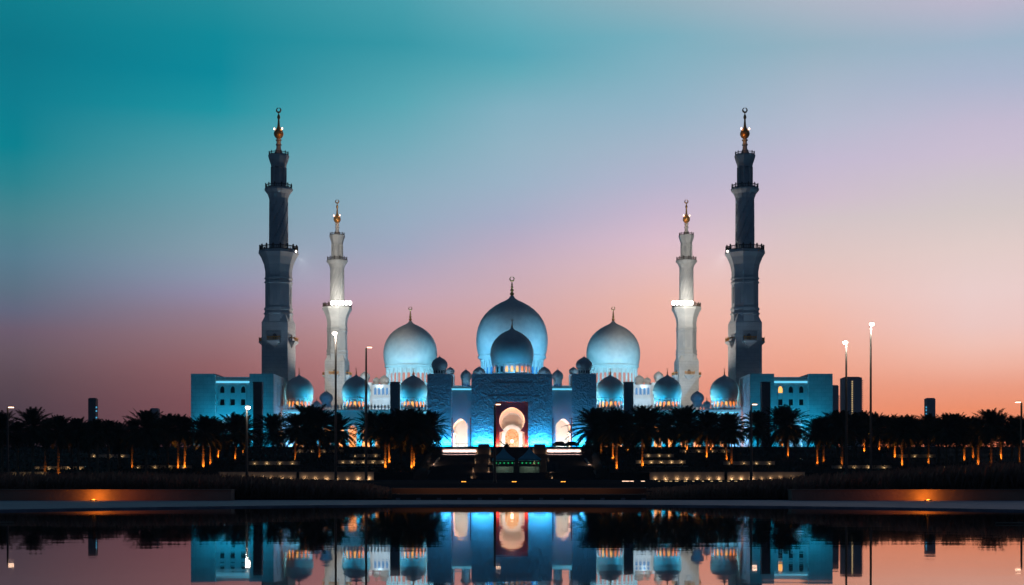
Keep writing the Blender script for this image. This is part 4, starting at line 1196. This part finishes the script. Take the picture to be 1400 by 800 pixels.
b = MB(); b.box(X(1154, D), X(1163, D), D - 2, D - .403, -1, Z(519, D)); b.build('side_pier', M['towergrey'], r0)
r0, x0, x1, zt = tower(1138, 1146.5, 527.5, D, 'narrower grey tower touching the right edge of the mosque', 'towergrey')
b = MB()
for k in range(14):
    y = 541 + k*2.7; b.box(x1 + .003, x1 + 1.6, D, D + 8, Z(y + 1.2, D), Z(y, D))
b.build('balcony_edge', M['towergrey'], r0)
r0, x0, x1, zt = tower(1267, 1279, 545, D, 'isolated dark tower at the far right with blue lights on its edge', 'towergrey')
for y in (557, 561, 566):
    b = MB(); b.box(x0 - 1.2, x0 - .003, D - .5, D + 1, Z(y + 1, D), Z(y - 1, D)); b.build('edge_light', M['cyanled'], r0)
r0, x0, x1, zt = tower(205, 216, 559, D, 'low pale building top behind the palms on the left', 'towergrey')

# ------------------------------------------------------------------ street lamps
def street_lamp(px_, yh, side, bright, label, d=85.0, w=.075):
    x = X(px_, d); zt = Z(yh, d)
    root = empty('street_lamp', (x, d, .2), label, 'street lamp', 'lamp posts along the road')
    p_ = MB(); p_.lathe([(w*1.6, 0), (w*1.6, .12), (w*1.15, .16), (w, 1.5), (w*.72, zt - .21)], x, d, .21, 10); p_.build('pole', M['steel'], root, smooth=True)
    q = .3 if bright else 1.0
    a = MB(); a.tube([(x, d, zt - .215), (x, d, zt), (x + side*.08*q, d, zt + .06), (x + side*.22*q, d - .02, zt + .07)], [.05, .03, .028, .025], 6); a.build('arm', M['steel'], root)
    hx = x + side*.2*q
    h_ = MB(); h_.box(hx - .13*(.6 + .4*q), hx + .13*(.6 + .4*q), d - .10, d + .12, zt + .06, zt + .11); ho = h_.build('lamp_head', M['steel'], root)
    l_ = MB()
    if bright:
        l_.lathe([(.03, -.13), (.11, -.09), (.15, -.02), (.14, .03), (.08, .058)], hx, d - .02, zt, 10)
        l_.build('lens', M['lampon'], ho)
        point((hx, d - .35, zt - .25), 120*bright, (1, .86, .72), .06, 'street_lamp_glow')
    else:
        l_.box(hx - .13, hx + .13, d - .10, d + .10, zt + .02, zt + .057)
        l_.build('lens', M['lampdim'], ho)
street_lamp(10.5, 558, 1, 0, 'short lamp post at the far left, its warm head pointing right')
street_lamp(337.5, 557, 1, .25, 'short lamp post with a bright white lamp in front of the left corner block')
street_lamp(459, 455.5, -1, 2.0, 'tall lamp post with a dazzling lamp in front of the left rear minaret')
street_lamp(500.5, 476, 1, 0, 'tall thin dark lamp post between the left arcade domes')
street_lamp(676.5, 554, 1, 0, 'short dark lamp post in front of the portal')
street_lamp(1027, 554, 1, 0, 'short lamp post at the inner edge of the right corner block')
street_lamp(1157, 468, -1, 1.2, 'tall lamp post with a bright lamp standing just left of the grey tower')
street_lamp(1190.5, 443, 1, 2.0, 'tallest lamp post, bright lamp, right of the grey tower')
street_lamp(1396.5, 551, -1, 0, 'short lamp post at the far right edge')

# ------------------------------------------------------------------ pool surround: low walls, steps, grasses
for s, side in SIDES:
    q0, q1 = sorted((X(316, 31.8) * -s if s < 0 else X(1082.5, 31.8), s * 26))
    if s < 0: q0, q1 = -26, X(316, 31.8)
    a = MB(); a.box(q0, q1, 31.8, 32.2, .029, Z(670.3, 31.8))
    root = empty('low_wall', ((q0+q1)/2, 32, .03), 'long low sandstone wall on the %s of the pool, glowing amber from one lamp' % side, 'wall', 'low walls behind the pool')
    a.build('wall_face', M['wallstone'], root)
    a = MB(); a.box(q0 - .02, q1 + .02, 31.77, 32.23, Z(670.3, 31.8) + .002, Z(669.3, 31.8)); a.build('coping', M['wallstone'], root)
    lx = X(123, 31.2) if s < 0 else X(1274, 31.2)
    gl = empty('ground_uplight', (lx, 31.45, .03), 'small amber uplight at the foot of the %s low wall' % side, 'light', 'amber uplights at the pool')
    a = MB(); a.lathe([(.04, 0), (.04, .02), (.02, .028)], lx, 31.45, .03, 12); a.build('lens', M['amberlens'], gl)
    a = MB(); a.lathe([(.075, 0), (.075, .02), (.058, .02)], lx, 31.45, .029, 12); a.build('rim', M['steel'], gl)
    point((lx, 31.52, .085), 7, (1, .25, .02), .03, 'wall_uplight')
    spot((lx - s*.1, 31.2, .16), (lx - s*2.6, 31.9, .12), 7, (1, .17, .05), 120, 1.0, .1, 'wall_uplight')
stp = MB()
for (d, ya, yb) in ((32.6, 676, 684), (33.6, 667.5, 675)):
    stp.box(X(536, d), X(884, d), d, 34.6, -.1, Z(ya, d))
so = stp.build('pool_steps', M['step']); tag(so, kind='structure')
for k in range(13):  # solid dark boxes stand in for the dark notches in the step
    x = X(544 + 28*k, 32.5)
    a = MB(); a.box(x - .045, x + .045, 32.45, 32.597, .029, .075)
    tag(a.build('notch_box', M['darkstone']), 'small dark drain box in the row at the foot of the pool steps', 'notch', 'drain boxes at the pool steps')
area((0, 33.0, .9), (0, 33.62, .25), 5.2, .05, 5, (1, .42, .18), 120, 'step_light')

gr = MB(); rgr = random.Random(3)
def grass_top(px_):       # photo y of the grass tops
    pts = [(-60, 648), (60, 648), (160, 646.5), (300, 650), (420, 656), (500, 662), (545, 672), (560, 684)] if px_ < 700 else [(838, 684), (880, 671), (960, 663), (1040, 657), (1110, 650), (1180, 646), (1260, 640), (1340, 635), (1460, 633)]
    for (a, ya), (b, yb) in zip(pts, pts[1:]):
        if a <= px_ <= b: return ya + (yb - ya)*(px_ - a)/(b - a)
    return None
for s in (-1, 1):
    for _ in range(15000):
        px_ = rgr.uniform(-60, 560) if s < 0 else rgr.uniform(838, 1460)
        yt = grass_top(px_)
        if yt is None: continue
        inwall = (px_ < 314 or px_ > 1084)
        d = rgr.uniform(32.35 if inwall else 32.8, 37)
        x = X(px_, d); zb = .2 if d > 32.7 else .2
        base = .24
        if not inwall: base = .05 if d < 34.5 else .2
        zt = Z(yt, 34.5) + (d - 34.5)*.02
        h = (zt - base) * rgr.uniform(.45, 1.12)
        if h < .05: continue
        a = rgr.uniform(0, 2*PI); lean = rgr.uniform(.1, .55)*h
        dv = Vector((math.cos(a), math.sin(a), 0)); 
        if rgr.random() < .6: dv = Vector((abs(dv.x), dv.y, 0))
        b0 = Vector((x, d, base)); b1 = b0 + dv*lean*.3 + Vector((0, 0, h*.62)); b2 = b0 + dv*lean + Vector((0, 0, h))
        wv_ = Vector((-dv.y, dv.x, 0)) * rgr.uniform(.004, .010)
        if rgr.random() < .3:   # feathery plume
            m1 = b1.lerp(b2, .35); wq = wv_*2.0
            gr.add([b0 - wv_*.5, b0 + wv_*.5, b1 + wv_*.4, m1 + wq, b2, m1 - wq, b1 - wv_*.4], [(0, 1, 2, 3, 4, 5, 6)])
        else:
            gr.add([b0 - wv_, b0 + wv_, b1 + wv_*.8, b2, b1 - wv_*.8], [(0, 1, 2, 3, 4)])
tag(gr.build('ornamental_grass', M['grass']), 'feathery brown ornamental grass along the pool', 'grass', kind='stuff')
# slim steel rails lying at the surface near both edges of the pool
for (p0, p1, y, side) in ((-30, 13, 715, 'left'), (1361, 1440, 715.5, 'right')):
    d = F * .54 / (y - HY)
    a = MB(); a.tube([(X(p0, d), d + .0, .012), (X(p1, d), d + .15, .012)], .010, 6)
    tag(a.build('surface_rail', M['wallstone']), 'thin pale rail lying at the water surface at the %s edge of the pool' % side, 'rail', 'rails at the water surface')

# ------------------------------------------------------------------ thin haze volume added to lift the blacks
hz = MB(); hz.box(-900, 900, -20, 2300, -1.35, 150)
hm = bpy.data.materials.new('black_lift_haze'); hm.use_nodes = True
t_ = hm.node_tree; t_.nodes.remove(t_.nodes['Principled BSDF'])
pv_ = t_.nodes.new('ShaderNodeVolumePrincipled'); pv_.inputs['Color'].default_value = (.75, .88, 1, 1); pv_.inputs['Density'].default_value = 0.00011; pv_.inputs['Anisotropy'].default_value = 0.0
t_.links.new(pv_.outputs[0], [n_ for n_ in t_.nodes if n_.type == 'OUTPUT_MATERIAL'][0].inputs['Volume'])
tag(hz.build('haze', hm), kind='stuff')
